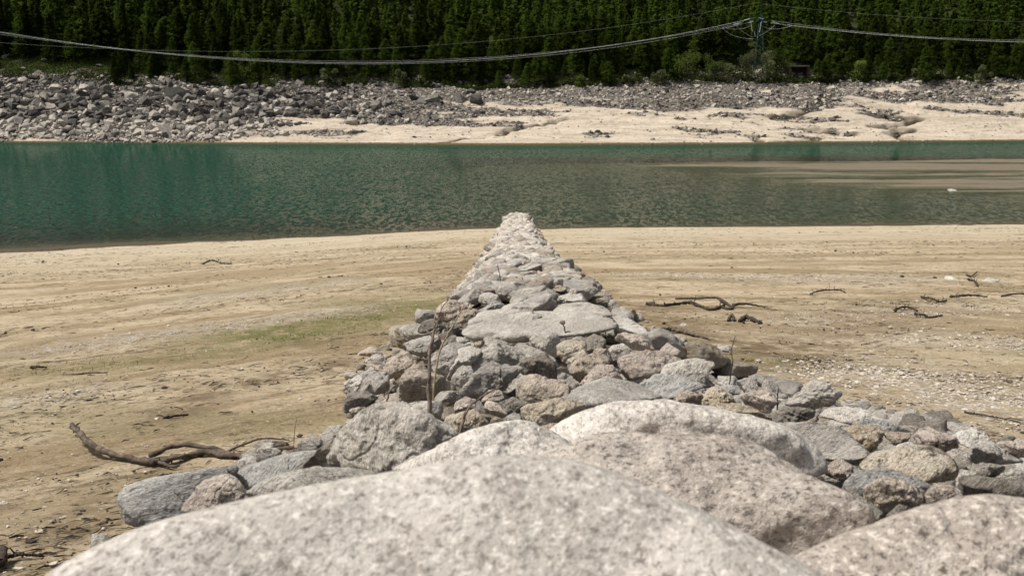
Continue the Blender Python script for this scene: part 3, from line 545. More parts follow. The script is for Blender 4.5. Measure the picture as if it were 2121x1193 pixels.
 ('rough dark banded stone below the double humped boulder', 'dark', 0.1, dict(amp=1.4), [(1591,865),(1621,842),(1663,844),(1701,861),(1651,874),(1601,874)]),
 ('long white flat slab right of the rough banded stone', 'white', -0.6, dict(deep=0.6), [(1697,863),(1716,844),(1753,842),(1806,860),(1848,876),(1884,893),(1832,894),(1780,880)]),
 ('speckled black and white stone at the end of the white flat slab', 'blue', 0.0, {}, [(1771,879),(1793,865),(1827,868),(1878,890),(1832,896)]),
 ('brown layered stone with dark cracks, below the white flat slab', 'ochre', 0.15, dict(amp=1.5), [(1737,894),(1766,879),(1814,884),(1841,903),(1819,921),(1795,932),(1766,919)]),
 ('great pale flat slab roofing two black hollows', 'grey', -0.6, dict(deep=0.7, lod=7), [(1592,875),(1676,877),(1735,885),(1777,920),(1803,944),(1752,953),(1697,951),(1666,915)]),
 ('orange pink stone with a white top, third along the sandy bank edge', 'pink', -0.1, {}, [(1888,908),(1907,885),(1933,885),(1965,905),(2005,918),(1965,932),(1920,930),(1891,922)]),
 ('big pale stone with a mottled face, next to the orange pink stone', 'white', -0.2, dict(deep=0.4), [(1962,908),(1994,892),(2018,889),(2072,926),(2018,930),(1998,919)]),
 ('brown stone between the layered and the orange pink stone', 'brown', -0.1, {}, [(1830,894),(1885,896),(1894,915),(1856,922),(1836,908)]),
 ('small white rounded stone resting on the long mottled slab', 'white', 0.0, {}, [(1854,927),(1870,915),(1891,917),(1896,929),(1875,935)]),
 ('long mottled slab with yellow lichen, right part of the bank', 'ochre', -0.45, dict(deep=0.6, lod=7), [(1781,961),(1814,937),(1870,924),(1912,925),(1965,945),(1989,971),(1978,994),(1925,999),(1864,975),(1785,973)]),
 ('grey brown stone in the row behind the dark hollow, at the bank edge', 'grey', -0.2, dict(deep=0.4), [(1975,939),(2018,926),(2068,926),(2116,955),(2084,962),(1999,962),(1978,950)]),
 ('reddish dark stone cut off by the right border', 'pink', 0.0, {}, [(2066,916),(2121,908),(2150,940),(2098,946)]),
 ('very dark stone with an open crack, beside the small round pale stone', 'dark', 0.2, {}, [(1995,966),(2044,959),(2084,966),(2082,982),(2023,991),(2003,974)]),
 ('small round pale stone with a dark hole', 'pale', 0.0, {}, [(1991,982),(2005,969),(2022,979),(2020,989),(2000,992)]),
 ('small cream stone beside the very dark stone, at the right border', 'pale', 0.0, {}, [(2068,987),(2098,969),(2128,983),(2128,999),(2090,1002)]),
 ('long dark grey block above the blurred corner boulder', 'dark', 0.4, dict(p=14, deep=0.45), [(1973,1011),(1991,987),(2121,994),(2145,1015),(2121,1035),(2044,1029),(1983,1026)]),
 ('small pinkish stone in front of the two black hollows', 'pink', 0.1, {}, [(1702,972),(1742,949),(1763,969),(1758,1002),(1726,988)]),
 ('grey stone with a pale blue top behind the dark faced block', 'blue', -0.4, dict(deep=0.4), [(1755,1003),(1779,977),(1832,970),(1885,984),(1936,1010),(1901,1028),(1840,1030),(1780,1030)]),
 ('block with a black shadowed face and pale top edge, in the bank hollow', 'brown', 0.75, dict(p=16, front=-0.1), [(1800,987),(1846,991),(1915,1018),(1893,1055),(1832,1065),(1790,1036)]),
 ('small dark pointed stone at the foot of the black faced block', 'dark', 0.1, {}, [(1836,1067),(1870,1037),(1885,1055),(1865,1072)]),
 ('pinkish grey stone between the black faced block and the corner boulder', 'pink', -0.1, {}, [(1893,1046),(1930,1011),(1960,1004),(1984,1021),(1944,1040)]),
 ('narrow dark slab along the side of the pitted boulder', 'dark', 0.0, {}, [(1732,998),(1750,994),(1771,1025),(1834,1066),(1814,1075),(1764,1036)]),
 ('rounded pale grey boulder at the upper left of the jetty', 'pale', -0.1, dict(p=8), [(980,635),(994,610),(1014,602),(1052,614),(1058,627),(992,638)]),
 ('stone with a black hollow front below the rounded pale grey boulder', 'grey', 0.4, {}, [(990,640),(1024,627),(1052,624),(1057,640),(1029,649),(1004,647)]),
 ('long flat beam shaped stone across the jetty, above the huge flat slab', 'pale', 0.1, dict(p=12, deep=0.45), [(1027,651),(1053,632),(1113,628),(1139,632),(1146,644),(1137,652),(1081,660)]),
 ('brown pointed stone left of the beam shaped stone', 'brown', 0.0, {}, [(942,670),(954,647),(974,637),(1004,647),(1006,660),(967,666)]),
 ('tilted brown grey boulder leaning out over the green strip', 'brown', 0.15, dict(deep=0.4), [(899,657),(911,634),(931,619),(964,618),(976,630),(943,657),(926,666)]),
 ('dark smooth stone fallen on the sand at the end of the green strip', 'dark', 0.0, {}, [(855,685),(876,664),(904,659),(906,676),(881,690)]),
 ('small brown stone between the leaning boulder and the rounded pale one', 'brown', 0.0, {}, [(949,650),(972,620),(986,620),(984,634),(955,650)]),
 ('broad pale stone right of the beam shaped stone', 'pale', -0.5, dict(deep=0.5), [(1140,652),(1165,630),(1210,626),(1255,640),(1262,655),(1225,662),(1160,660)]),
 ('white broad boulder with a small brown stone on it', 'white', -0.3, dict(deep=0.5), [(1154,624),(1165,606),(1212,598),(1232,615),(1226,634),(1200,640),(1165,634)]),
 ('small round brown stone resting on the white broad boulder', 'brown', 0.0, dict(p=6, lift=0.12), [(1178,622),(1184,612),(1197,613),(1199,622),(1188,628)]),
 ('yellow tinted stone on the crest, behind the white broad boulder', 'ochre', -0.1, {}, [(1140,600),(1150,588),(1168,587),(1172,598),(1158,606)]),
 ('slim grey stone lying down the sandy flank, right of the white broad boulder', 'grey', 0.0, {}, [(1238,618),(1262,616),(1288,640),(1276,646)]),
 ('pale flat grey boulder spanning the crest beside the thin bent twig', 'grey', -0.4, dict(deep=0.6), [(1066,560),(1080,550),(1118,546),(1138,556),(1130,562),(1090,563)]),
]
sr = np.random.default_rng(11); SEED = {}
placed = []; OUT = []
for i, (lab, kind, e, opt, poly) in enumerate(STONES):
    o = traced_stone('boulder' if i < 5 else 'stone', poly, M[kind], np.random.default_rng(SEED.get(i, 500+i)), e, **opt); tag(o, lab, 'boulder' if i < 5 else 'stone', 'stones of the jetty and its bank')
    OUT.append(hull2(poly)); placed.append((o.location.x, o.location.y, max(o.dimensions.x, 0.2)*0.5))
for lab, kind, poly in (('long pale stone lying alone on the sand beside the mossy strip', 'pale', [(1460,722),(1478,714),(1505,716),(1543,730),(1541,738),(1515,739),(1490,731)]),
                        ('pale flat stone on the sand, left of a pair at the water side', 'white', [(1944,576),(1952,571),(1980,573),(2006,583),(1990,587),(1958,582)]),
                        ('pale flat stone on the sand, right of a pair at the water side', 'white', [(2018,588),(2028,579),(2050,575),(2090,584),(2080,589),(2040,591)]),
                        ('small whitish stone among the dark twigs on the right sand', 'pale', [(1922,638),(1932,630),(1942,634),(1940,640)]),
                        ('small pale flat stone on the sand just beyond the heap', 'pale', [(1396,674),(1402,670),(1428,671),(1440,677),(1430,679),(1408,678)]),
                        ('white rock lying alone on the wet mud flat', 'white', [(1962,394),(1966,390),(1980,391),(1982,397),(1970,399)]),
                        ('dark slate stone behind the curved driftwood branch', 'dark', [(498,937),(520,920),(545,913),(590,914),(602,924),(560,934)]),
                        ('dark flat stone on the sand at the bank edge, beside a long twig', 'dark', [(1958,880),(1966,874),(1980,876),(1988,881),(1975,884)]),
                        ('whitish flat pebble on the sand right of the curved driftwood', 'white', [(408,927),(425,921),(455,922),(452,929),(420,931)]),
                        ('whitish flat stone near the lower left edge of the sand', 'white', [(-8,1046),(5,1037),(28,1040),(30,1048),(8,1052)])):
    tag(traced_stone('stone', poly, M[kind], sr, -0.2, surf=beach, lod=5), lab, 'stone')

def random_shape(r_, lod, flat=0.55, p=None, planes=16, amp=1.0):
    V, F = ico(lod); N = r_.normal(size=(planes, 3)); N /= np.linalg.norm(N, axis=1)[:, None]
    N = np.vstack([N, np.eye(3), -np.eye(3)]); D = np.concatenate([r_.uniform(0.72, 1.05, planes), np.full(6, 1.0)])
    sc = np.array([1.0, r_.uniform(0.6, 0.95), flat*r_.uniform(0.75, 1.3)])
    return rough_stone(V, N, D, p or r_.uniform(8, 16), 1.0, r_, amp, scale=sc), F
def rotz(V, a, tx=0.0, ty=0.0):
    Mx = np.array(Matrix.Rotation(a, 3, 'Z')@Matrix.Rotation(tx, 3, 'X')@Matrix.Rotation(ty, 3, 'Y')); return V@Mx.T

# ---- the rest of the jetty: stones laid close together over its whole length
jr = np.random.default_rng(23); cand = []
blocked = np.array([(a, b) for a, b, c in placed]); brad = np.array([c for a, b, c in placed])
pts = []; cell = {}
OB = np.array([[*q.min(0), *q.max(0)] for q in OUT])
def covers(x, y, z, s):
    """would a stone here stand in front of one of the stones laid one by one?"""
    u, v, f = project((x, y, z)); r = s*FPX/f
    for du, dv in ((0, 0), (-.7, 0), (.7, 0), (0, -.6), (0, -.3)):
        a, b = u+du*r, v+dv*r
        for i in np.nonzero((OB[:, 0]+4 < a) & (a < OB[:, 2]-4) & (OB[:, 1]+3 < b) & (b < OB[:, 3]-3))[0]:
            q = OUT[i]; n = np.roll(q, -1, 0)
            if (((n[:, 0]-q[:, 0])*(b-q[:, 1])-(n[:, 1]-q[:, 1])*(a-q[:, 0])) > 0).all(): return True
    return False
for _ in range(90000):
    y = jr.uniform(10.5, 89.5); a, b = xl(y), xr(y); x = jr.uniform(a+0.06, b-0.06)
    s = jr.choice([0.38, 0.31, 0.24, 0.18], p=[0.10, 0.25, 0.35, 0.30]); e = min(x-a, b-x)
    if e < s*0.8: s = max(0.14, e*1.1)
    if y < 21.5: s = min(s, 0.24)
    cx, cy = int(x//1.0), int(y//1.0); ok = True
    for gx in (-1, 0, 1):
        for gy in (-1, 0, 1):
            for q in cell.get((cx+gx, cy+gy), ()):
                if math.hypot(q[0]-x, q[1]-y) < 0.68*(q[2]+s): ok = False
    if ok and y < 26 and covers(x, y, float(pile(x, y)), s): ok = False
    if ok: pts.append((x, y, s)); cell.setdefault((cx, cy), []).append((x, y, s))
kinds = ['pale', 'pale', 'white', 'grey', 'grey', 'pink', 'brown', 'white', 'pale', 'ochre']
shapes = [random_shape(jr, 5, jr.uniform(0.36, 0.56), p=jr.uniform(12, 24), amp=0.8) for _ in range(26)]
meshes = {}
def jetty_stone(si, kind):
    if (si, kind) not in meshes:
        o = new_mesh('stone', shapes[si][0], shapes[si][1], M[kind]); meshes[(si, kind)] = o.data
        return o
    o = bpy.data.objects.new('stone', meshes[(si, kind)]); COL.objects.link(o); return o
score = sorted(range(len(pts)), key=lambda i: -pts[i][2]/pts[i][1]); N_IND = 300-len(STONES)
rest = Mb(); ind_y = []
zone_lab = {'near': 'weathered grey stone packed into the near stretch of the stone jetty', 'mid': 'weathered grey stone packed into the middle stretch of the stone jetty', 'far': 'pale stone packed into the far stretch of the jetty, towards the water'}
lowshape = [random_shape(jr, 4, jr.uniform(0.45, 0.75), amp=0.9) for _ in range(12)]
kcount = 0; restV = {kk: Mb() for kk in ('pale', 'grey', 'pink', 'brown')}
for rank, i in enumerate(score):
    x, y, s = pts[i]; e = min(x-xl(y), xr(y)-x); z = float(pile(x, y)) - s*0.12; a = jr.uniform(0, 6.28); tx, ty = jr.normal(0, 0.16, 2)
    side = 0 if e > 0.6 else (1 if x-xl(y) < xr(y)-x else -1)
    if rank < N_IND:
        o = jetty_stone(int(jr.integers(26)), kinds[int(jr.integers(10))]); o.location = (x, y, z); o.rotation_euler = (tx, ty-0.25*side, a); o.scale = (s*1.22, s*1.22, s*1.15)
        zn = 'near' if y < 24 else 'mid' if y < 42 else 'far'; tag(o, zone_lab[zn], 'stone', 'stones of the jetty, '+zn+' stretch')
    else:
        V, F = lowshape[int(jr.integers(12))]; restV[['pale', 'pale', 'grey', 'pink', 'brown', 'pale'][int(jr.integers(6))]].add(rotz(V, a, tx, ty-0.25*side)*s*1.15+[x, y, z], F)
def joined(name, parts, label=None):
    V, F, mi, mats, n = [], [], [], [], 0
    for j, (mat, mb) in enumerate([q for q in parts if q[1].n]):
        f = np.concatenate(mb.T); V.append(np.concatenate(mb.V)); F.append(f+n); mi.append(np.full(len(f), j)); mats.append(mat); n += mb.n
    return tag(new_mesh(name, np.concatenate(V), np.concatenate(F), mats, midx=np.concatenate(mi)), label, kind='stuff')
joined('jetty_rubble', [(M[a], b) for a, b in restV.items()])
# small stones filling the gaps
fillV = {kk: Mb() for kk in ('pale', 'grey', 'brown', 'dark')}
tiny = [random_shape(jr, 3, 0.65, amp=1.0) for _ in range(10)]
tinyhi = [random_shape(jr, 4, 0.62, amp=1.0) for _ in range(14)]
for it_ in range(10500):
    y = 2.2+ (88.5-2.2)*jr.random()**1.8 if it_ < 6500 else jr.uniform(2.8, 12.5); x = jr.uniform(xl(y)-0.15, min(xr(y), 7)+0.15) if it_ < 6500 else jr.uniform(0.2, min(xr(y), 6.5)); hp = float(hump(x, y))
    if hp < 0.02 and jr.random() < 0.72: continue
    nr_ = y < 14; s = (jr.uniform(0.07, 0.24) if nr_ else jr.uniform(0.06, 0.17))*(1.0 if hp > 0.1 else 0.5); V, F = tinyhi[int(jr.integers(14))] if nr_ and s > 0.1 else tiny[int(jr.integers(10))]
    if x < -1.4 and y < 11: s = min(s, 0.10)
    if s > 0.13 and covers(x, y, float(core(x, y))+s*0.6, s): s = jr.uniform(0.06, 0.13)
    fillV[['pale', 'grey', 'brown', 'pale', 'grey', 'dark'][int(jr.integers(6))]].add(rotz(V, jr.uniform(0, 6.28), *jr.normal(0, 0.3, 2))*s+[x, y, float(core(x, y))+s*0.25], F)
joined('gap_rubble', [(M[a], b) for a, b in fillV.items()])

# ---- boulder slope and scree of the far bank
fr_ = np.random.default_rng(31)
def angular(r_, n, flat):
    """a broken block: the hull of a few points"""
    P = r_.normal(size=(n, 3)); P = P/np.linalg.norm(P, axis=1)[:, None]*r_.uniform(0.8, 1.1, (n, 1))*[1, r_.uniform(0.65, 1), flat]
    bm = bmesh.new(); [bm.verts.new(q) for q in P]; bmesh.ops.convex_hull(bm, input=bm.verts[:]); bmesh.ops.triangulate(bm, faces=bm.faces[:])
    loose = [v for v in bm.verts if not v.link_faces]; bmesh.ops.delete(bm, geom=loose, context='VERTS'); bm.verts.index_update()
    V = np.array([v.co for v in bm.verts]); F = np.array([[v.index for v in f.verts] for f in bm.faces], np.int32); bm.free(); return V, F
farshapes = [angular(fr_, int(fr_.integers(11, 18)), fr_.uniform(0.55, 0.85)) for _ in range(18)]
lowfar = [angular(fr_, int(fr_.integers(9, 14)), fr_.uniform(0.45, 0.8)) for _ in range(24)]
fmesh = {}
def far_boulder(si, kind):
    if (si, kind) not in fmesh:
        o = new_mesh('boulder', farshapes[si][0], farshapes[si][1], M[kind], smooth=False); fmesh[(si, kind)] = o.data; return o
    o = bpy.data.objects.new('boulder', fmesh[(si, kind)]); COL.objects.link(o); return o
SPECIAL = [  # centre, width in the photo, kind, label
 (362, 200, 62, 'farpale', 'great flat topped pale boulder on the far bank, under the conifers'), (345, 277, 52, 'farpale', 'long pale boulder at the far water line, left part of the boulder slope'),
 (405, 271, 34, 'farpale', 'upright pale boulder near the far water line, right of the long pale one'), (230, 258, 30, 'farpale', 'pale block in the second row above the far water line'),
 (442, 264, 30, 'farpale', 'squarish pale boulder beside the sand of the far bank'), (497, 276, 36, 'farpale', 'pale boulder lying on the sand edge of the far bank'),
 (558, 255, 30, 'farpale', 'last pale boulder of the boulder slope, beside the sand'), (255, 243, 26, 'fargrey', 'tall brown grey boulder in the middle of the boulder slope'),
 (153, 200, 26, 'fargrey', 'grey pyramid boulder high on the boulder slope'), (470, 235, 30, 'fardark', 'dark leaning boulder in the boulder slope, left of the sand'),
 (778, 224, 42, 'fargrey', 'split grey boulder on the far bank, facing the jetty'), (800, 216, 34, 'fargrey', 'grey boulder behind the split one on the far bank'), (815, 238, 32, 'fardark', 'dark leaning boulder lowest in the cluster on the far bank'),
 (855, 205, 30, 'fardark', 'dark boulder at the back of the cluster on the far bank'), (872, 212, 24, 'fargrey', 'pointed grey boulder in the cluster on the far bank'), (895, 208, 38, 'fargrey', 'long sloping grey boulder right of the cluster'),
 (955, 209, 42, 'fargrey', 'broad grey boulder alone right of the far cluster'), (988, 211, 40, 'fardark', 'broad dark boulder touching the broad grey one'), (975, 192, 26, 'fardark', 'dark flat boulder above the broad grey pair'),
 (730, 254, 30, 'farpale', 'pale boulder on the sand left of the far cluster'), (752, 253, 22, 'farpale', 'small pale boulder next to the pale one left of the far cluster')]
bpts = []
for u, v, wd, kd, lab in SPECIAL:
    P = hit(u, v+4, far, 200, 420); d = np.linalg.norm(P-EYE); s = wd/FPX*d/2
    o = far_boulder(int(fr_.integers(18)), kd); o.location = P+[0, 0.3*s, s*0.22]; o.scale = (s*1.12, s*1.0, s*(0.8 if wd > 45 else 1.1)); o.rotation_euler = (fr_.normal(0, .25), fr_.normal(0, .3), fr_.uniform(0, 6.28)); tag(o, lab, 'boulder', 'boulders singled out on the far bank'); bpts.append((P[0], P[1], s))
cands = []
cx_ = fr_.uniform(-175, 180, 60000); ct_ = fr_.uniform(-0.015, 1.10, 60000); cy_ = ys(cx_)+ct_*(yt(cx_)-ys(cx_)); cr_ = rocky(cx_, cy_); cf_ = sstep(-20, -75, cx_); cq_ = fr_.random(60000) < cr_*0.97+0.022
for x, y, t, rk, lf in zip(cx_[cq_], cy_[cq_], ct_[cq_], cr_[cq_], cf_[cq_]):
    big = 0.74+0.26*lf
    s = 0.36*big*(1/(1-fr_.random()*0.985))**0.42*(0.75+0.5*(1-abs(2*t-1))*lf) if rk > 0.2 else fr_.uniform(0.12, 0.35)
    cands.append((min(s, 1.9), x, y, t, lf))
cands.sort(key=lambda q: -q[0]); acc = []; grid = {}
for s, x, y, t, lf in cands:
    ok = True
    for gx in (-1, 0, 1):
        for gy in (-1, 0, 1):
            for q in grid.get((int(x//4)+gx, int(y//4)+gy), ()):
                if math.hypot(q[1]-x, q[2]-y) < 0.52*(q[0]+s): ok = False
    if ok: acc.append((s, x, y, t, lf)); grid.setdefault((int(x//4), int(y//4)), []).append((s, x, y))
fl = {kk: Mb() for kk in ('farpale', 'fargrey', 'fardark')}; nb_ = 0
band_lab = ['pale silt dusted boulder in the lowest rows above the far water line', 'dark grey boulder in the middle rows of the far boulder slope', 'grey boulder in the top rows of the far bank, just under the forest']
ac_ = np.array(acc); az_ = far(ac_[:, 1], ac_[:, 2]); an_ = ac_[:, 3]+0.16*n2(ac_[:, 1], ac_[:, 2], 18, 9, 2, 35)
for (s, x, y, t, lf), z, tn in zip(acc, az_, an_):
    if lf > 0.4: pr = [0.85, 0.15, 0] if tn < 0.30 else [0.24, 0.28, 0.48] if tn < 0.8 else [0.25, 0.25, 0.50]
    else: pr = [0.58, 0.26, 0.16] if tn > 0.72 else [0.32, 0.36, 0.32]
    kd = ['farpale', 'fargrey', 'fardark'][int(fr_.choice(3, p=pr))]
    if nb_ < 275 and abs(x) < 0.53*y:
        o = far_boulder(int(fr_.integers(18)), kd); o.location = (x, y, z+s*0.12); o.scale = (s*1.2, s*1.1, s*1.2); o.rotation_euler = (fr_.normal(0, .35), fr_.normal(0, .35), fr_.uniform(0, 6.28)); nb_ += 1
        b = 0 if kd == 'farpale' and tn < 0.3 else 2 if tn > 0.8 else 1
        tag(o, band_lab[b] if lf > 0.4 else 'grey boulder among the scree of the far bank, where sand lies below', 'boulder', ('boulders of the far slope, '+['lowest', 'middle', 'top'][b]+' rows') if lf > 0.4 else 'boulders in the far scree')
    else:
        V, F = lowfar[int(fr_.integers(24))]; fl[kd].add(rotz(V, fr_.uniform(0, 6.28), *fr_.normal(0, 0.3, 2))*s*1.2+[x, y, z+s*0.1], F)
sc_ = joined('scree', [(M[a], b) for a, b in fl.items()])
sc_.data.polygons.foreach_set('use_smooth', np.zeros(len(sc_.data.polygons), bool))
# ------------------------------------------------------------------ forest
tr_ = np.random.default_rng(41)
def conifer(r_, h, R, nbr, per, q0, q1, droop, shape, bare):
    """crown of many small needle sprays set along whorled branches (unit: metres)"""
    V, n = [], 0
    zb = bare + (1-bare)*np.sort(r_.random(nbr))**0.9; az = r_.random(nbr)*6.283
    L = R*np.power(np.clip(1-(zb-bare)/(1-bare), 0.0, 1), shape)*r_.uniform(0.55, 1.12, nbr)+0.12
    lop = 1+0.22*np.sin(az+r_.uniform(0, 6))+0.15*np.sin(2*az+r_.uniform(0, 6)); L = L*lop
    tt = np.sqrt(r_.random((nbr, per)))*0.98+0.07
    rad = L[:, None]*tt; up = zb[:, None]*h - droop*rad**1.25*(0.6+0.8*r_.random((nbr, 1))) + (0.22*rad if droop < 0.25 else 0.05*rad)
    jit = r_.normal(0, 0.14, (nbr, per, 3))*(0.4+L[:, None, None]*0.42)
    C = np.stack([rad*np.cos(az)[:, None], rad*np.sin(az)[:, None], up], -1)+jit
    C = C.reshape(-1, 3); A = np.repeat(az, per)+r_.normal(0, 0.7, len(C)); m = len(C)
    s = r_.uniform(q0, q1, m); dirv = np.stack([np.cos(A), np.sin(A), r_.normal(-0.15, 0.35, m)], -1); dirv /= np.linalg.norm(dirv, axis=1)[:, None]
    sd_ = np.cross(dirv, r_.normal(size=(m, 3))); sd_ /= np.linalg.norm(sd_, axis=1)[:, None]+1e-9
    a, b = dirv*s[:, None], sd_*(s*r_.uniform(0.28, 0.5, m))[:, None]
    Q = np.stack([C-a*0.6, C+b, C+a, C-b], 1).reshape(-1, 3)
    return Q, np.arange(4*m).reshape(m, 4)
def leader(r_, h, k=40):
    z = h*(0.90+0.11*r_.random(k)); a = r_.random(k)*6.283; C = np.stack([0.1*np.cos(a), 0.1*np.sin(a), z], -1); d = np.stack([np.cos(a)*.5, np.sin(a)*.5, np.full(k, 0.8)], -1)*0.35; s = np.stack([-np.sin(a), np.cos(a), 0*a], -1)*0.09
    return np.stack([C-d*.4, C+s, C+d, C-s], 1).reshape(-1, 3), np.arange(4*k).reshape(k, 4)
def tree_proto(name, r_, h, R, mat, nbr, per, q0, q1, droop, shape, bare):
    root = empty(name, (0, 0, 0)); mb = Mb(); mb.add(*conifer(r_, h, R, nbr, per, q0, q1, droop, shape, bare)); mb.add(*leader(r_, h)); mb.build('crown', mat, root, False)
    zz = np.linspace(0, h*0.96, 7); V, F = tube(np.stack([0.05*np.sin(zz), 0.05*np.cos(zz*1.3), zz-0.4], -1), np.interp(zz, [0, h], [h*0.013+0.05, 0.02]), 6); tm = Mb().add(V, F)
    for q in range(14):
        z0 = h*r_.uniform(0.1, 0.7); a = r_.random()*6.283; l = R*r_.uniform(0.3, 0.8)*(1-z0/h); tm.bar((0, 0, z0), (l*math.cos(a), l*math.sin(a), z0+0.05*l), 0.035, 3)
    tm.build('trunk', M['trunk'], root); return root
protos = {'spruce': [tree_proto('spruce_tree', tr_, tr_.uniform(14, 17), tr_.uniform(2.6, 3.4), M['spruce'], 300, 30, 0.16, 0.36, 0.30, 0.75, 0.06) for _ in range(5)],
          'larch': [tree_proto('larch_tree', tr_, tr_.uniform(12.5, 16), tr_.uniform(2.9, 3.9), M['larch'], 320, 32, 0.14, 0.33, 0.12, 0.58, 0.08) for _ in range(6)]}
used = set(); spots = []
row = 0; dy = 0.6
while dy < 72:
    step = 3.8+0.025*dy; x = -0.62*(300+dy)+tr_.uniform(0, step)
    while x < 0.62*(300+dy):
        xx = x+tr_.normal(0, 1.3); yy = float(yt(xx))*1.0+1.0+dy+tr_.normal(0, 1.3)
        if tr_.random() < (0.95 if dy > 6 else 0.8): spots.append((xx, yy, dy))
        x += step*tr_.uniform(0.75, 1.25)
    dy += 2.6 if dy < 4 else 3.9
def sp_ok(x, y, dy):
    u, v, f = project((x, y, float(far(np.array([x]), np.array([y]))[0])))
    if dy < 9 and -20 < u < 235: return False                     # the grassy clearing
    if dy < 9 and 1420 < u < 1690: return False                    # pylon and bushes
    if dy < 16 and 1535 < u < 1600: return False
    if abs(u-1760) < 10 and dy > 8 and dy < 70: return False       # the cleared gully
    return True
spots = [s for s in spots if sp_ok(*s)]
rows = []
for x, y, dy in spots:
    z = float(far(np.array([x]), np.array([y]))[0]); u, v, f = project((x, y, z)); ub, vb, _ = project((x, y, z+15)); rows.append((dy, x, y, z, u, v, vb))
inframe = [r for r in rows if -40 < r[4] < 2160 and r[5] > -6 ]
inframe.sort(key=lambda r: r[0]); ind = set(map(id, inframe[:298]))
zones = [(430, 'above the clearing at the left end'), (900, 'above the right half of the boulder slope'), (1400, 'behind the middle of the far bank'), (1700, 'around the pylon'), (9999, 'right of the pylon')]
forest = {'spruce': Mb(), 'larch': Mb()}
lowp = {'spruce': [conifer(tr_, 15.5, 2.7, 110, 11, 0.45, 0.85, 0.34, 0.85, 0.06) for _ in range(4)], 'larch': [conifer(tr_, 14.5, 2.6, 110, 11, 0.40, 0.75, 0.12, 0.72, 0.08) for _ in range(4)]}
for r in rows:
    dy, x, y, z, u, v, vb = r
    pl = float(np.interp(u, [0, 250, 520, 760, 1300, 1500, 2121], [0.16, 0.22, 0.42, 0.78, 0.82, 0.66, 0.5])); pl = np.clip(pl+0.3*float(n2(x, y, 25, 25, 2, 51)), 0.05, 0.95)  # more dark spruce at left puts the cloud shade into the tree mix
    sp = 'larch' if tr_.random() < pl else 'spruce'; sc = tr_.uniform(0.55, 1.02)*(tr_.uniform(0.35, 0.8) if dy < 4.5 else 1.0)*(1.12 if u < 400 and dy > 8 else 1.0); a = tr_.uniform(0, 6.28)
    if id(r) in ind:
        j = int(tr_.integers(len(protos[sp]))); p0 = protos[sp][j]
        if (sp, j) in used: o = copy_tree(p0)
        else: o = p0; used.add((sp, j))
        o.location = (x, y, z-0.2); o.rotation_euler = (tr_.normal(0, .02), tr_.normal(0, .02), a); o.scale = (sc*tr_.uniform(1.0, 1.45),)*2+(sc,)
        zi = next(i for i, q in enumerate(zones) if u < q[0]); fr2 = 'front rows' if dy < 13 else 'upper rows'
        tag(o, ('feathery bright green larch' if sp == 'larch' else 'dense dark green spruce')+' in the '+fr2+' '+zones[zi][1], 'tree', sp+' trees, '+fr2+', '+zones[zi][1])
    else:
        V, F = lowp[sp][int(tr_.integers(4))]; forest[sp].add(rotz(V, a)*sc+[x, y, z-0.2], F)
for sp in protos:
    for j, p0 in enumerate(protos[sp]):
        if (sp, j) not in used:
            for ch in list(p0.children): bpy.data.objects.remove(ch)
            bpy.data.objects.remove(p0)
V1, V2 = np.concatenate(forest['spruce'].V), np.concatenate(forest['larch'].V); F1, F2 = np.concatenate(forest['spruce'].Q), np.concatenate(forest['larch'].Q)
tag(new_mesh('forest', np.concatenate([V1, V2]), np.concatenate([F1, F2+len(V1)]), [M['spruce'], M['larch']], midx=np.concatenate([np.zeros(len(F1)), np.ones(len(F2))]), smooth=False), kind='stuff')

# broad leaved bushes along the forest edge
def bush(u, v, wpx, hpx, mat, label, name='bush'):
    P = hit(u, v, far, 200, 420); d = np.linalg.norm(P-EYE); W, H = wpx/FPX*d/2, hpx/FPX*d
    root = empty(name, P-[0, 0, 0.2]); r_ = tr_; m = 1500; lobes = 7
    lc = np.stack([r_.normal(0, W*0.45, lobes), r_.normal(0, W*0.4, lobes), H*r_.uniform(0.45, 0.85, lobes)], -1); lr = np.minimum(W*0.45, H*0.3)*r_.uniform(0.7, 1.2, lobes)
    w_ = r_.integers(lobes, size=m); dv = r_.normal(size=(m, 3)); dv /= np.linalg.norm(dv, axis=1)[:, None]; C = lc[w_]+dv*(lr[w_]*r_.random(m)**0.4)[:, None]
    low = r_.random(m) < 0.25; C[low] = np.stack([r_.normal(0, W*0.5, low.sum()), r_.normal(0, W*0.4, low.sum()), H*0.5*r_.random(low.sum())], -1); C[:, 2] = np.clip(C[:, 2], 0.05, H)
    s = r_.uniform(0.14, 0.34, m); a = r_.normal(size=(m, 3)); a /= np.linalg.norm(a, axis=1)[:, None]; b = np.cross(a, r_.normal(size=(m, 3))); b /= np.linalg.norm(b, axis=1)[:, None]+1e-9
    Q = np.stack([C-a*s[:, None], C+b*s[:, None]*.6, C+a*s[:, None], C-b*s[:, None]*.6], 1).reshape(-1, 3)
    new_mesh('crown', Q, np.arange(4*m).reshape(m, 4), mat, root, False)
    tm = Mb()
    for q in range(lobes): tm.add(*tube(np.stack([np.zeros(3)+r_.normal(0, .08, 3)*[1, 1, 0], lc[q]*[.4, .4, .55], lc[q]]), [0.09, 0.06, 0.03], 5))
    tm.build('stem', M['trunk'], root); tag(root, label, 'bush'); return root
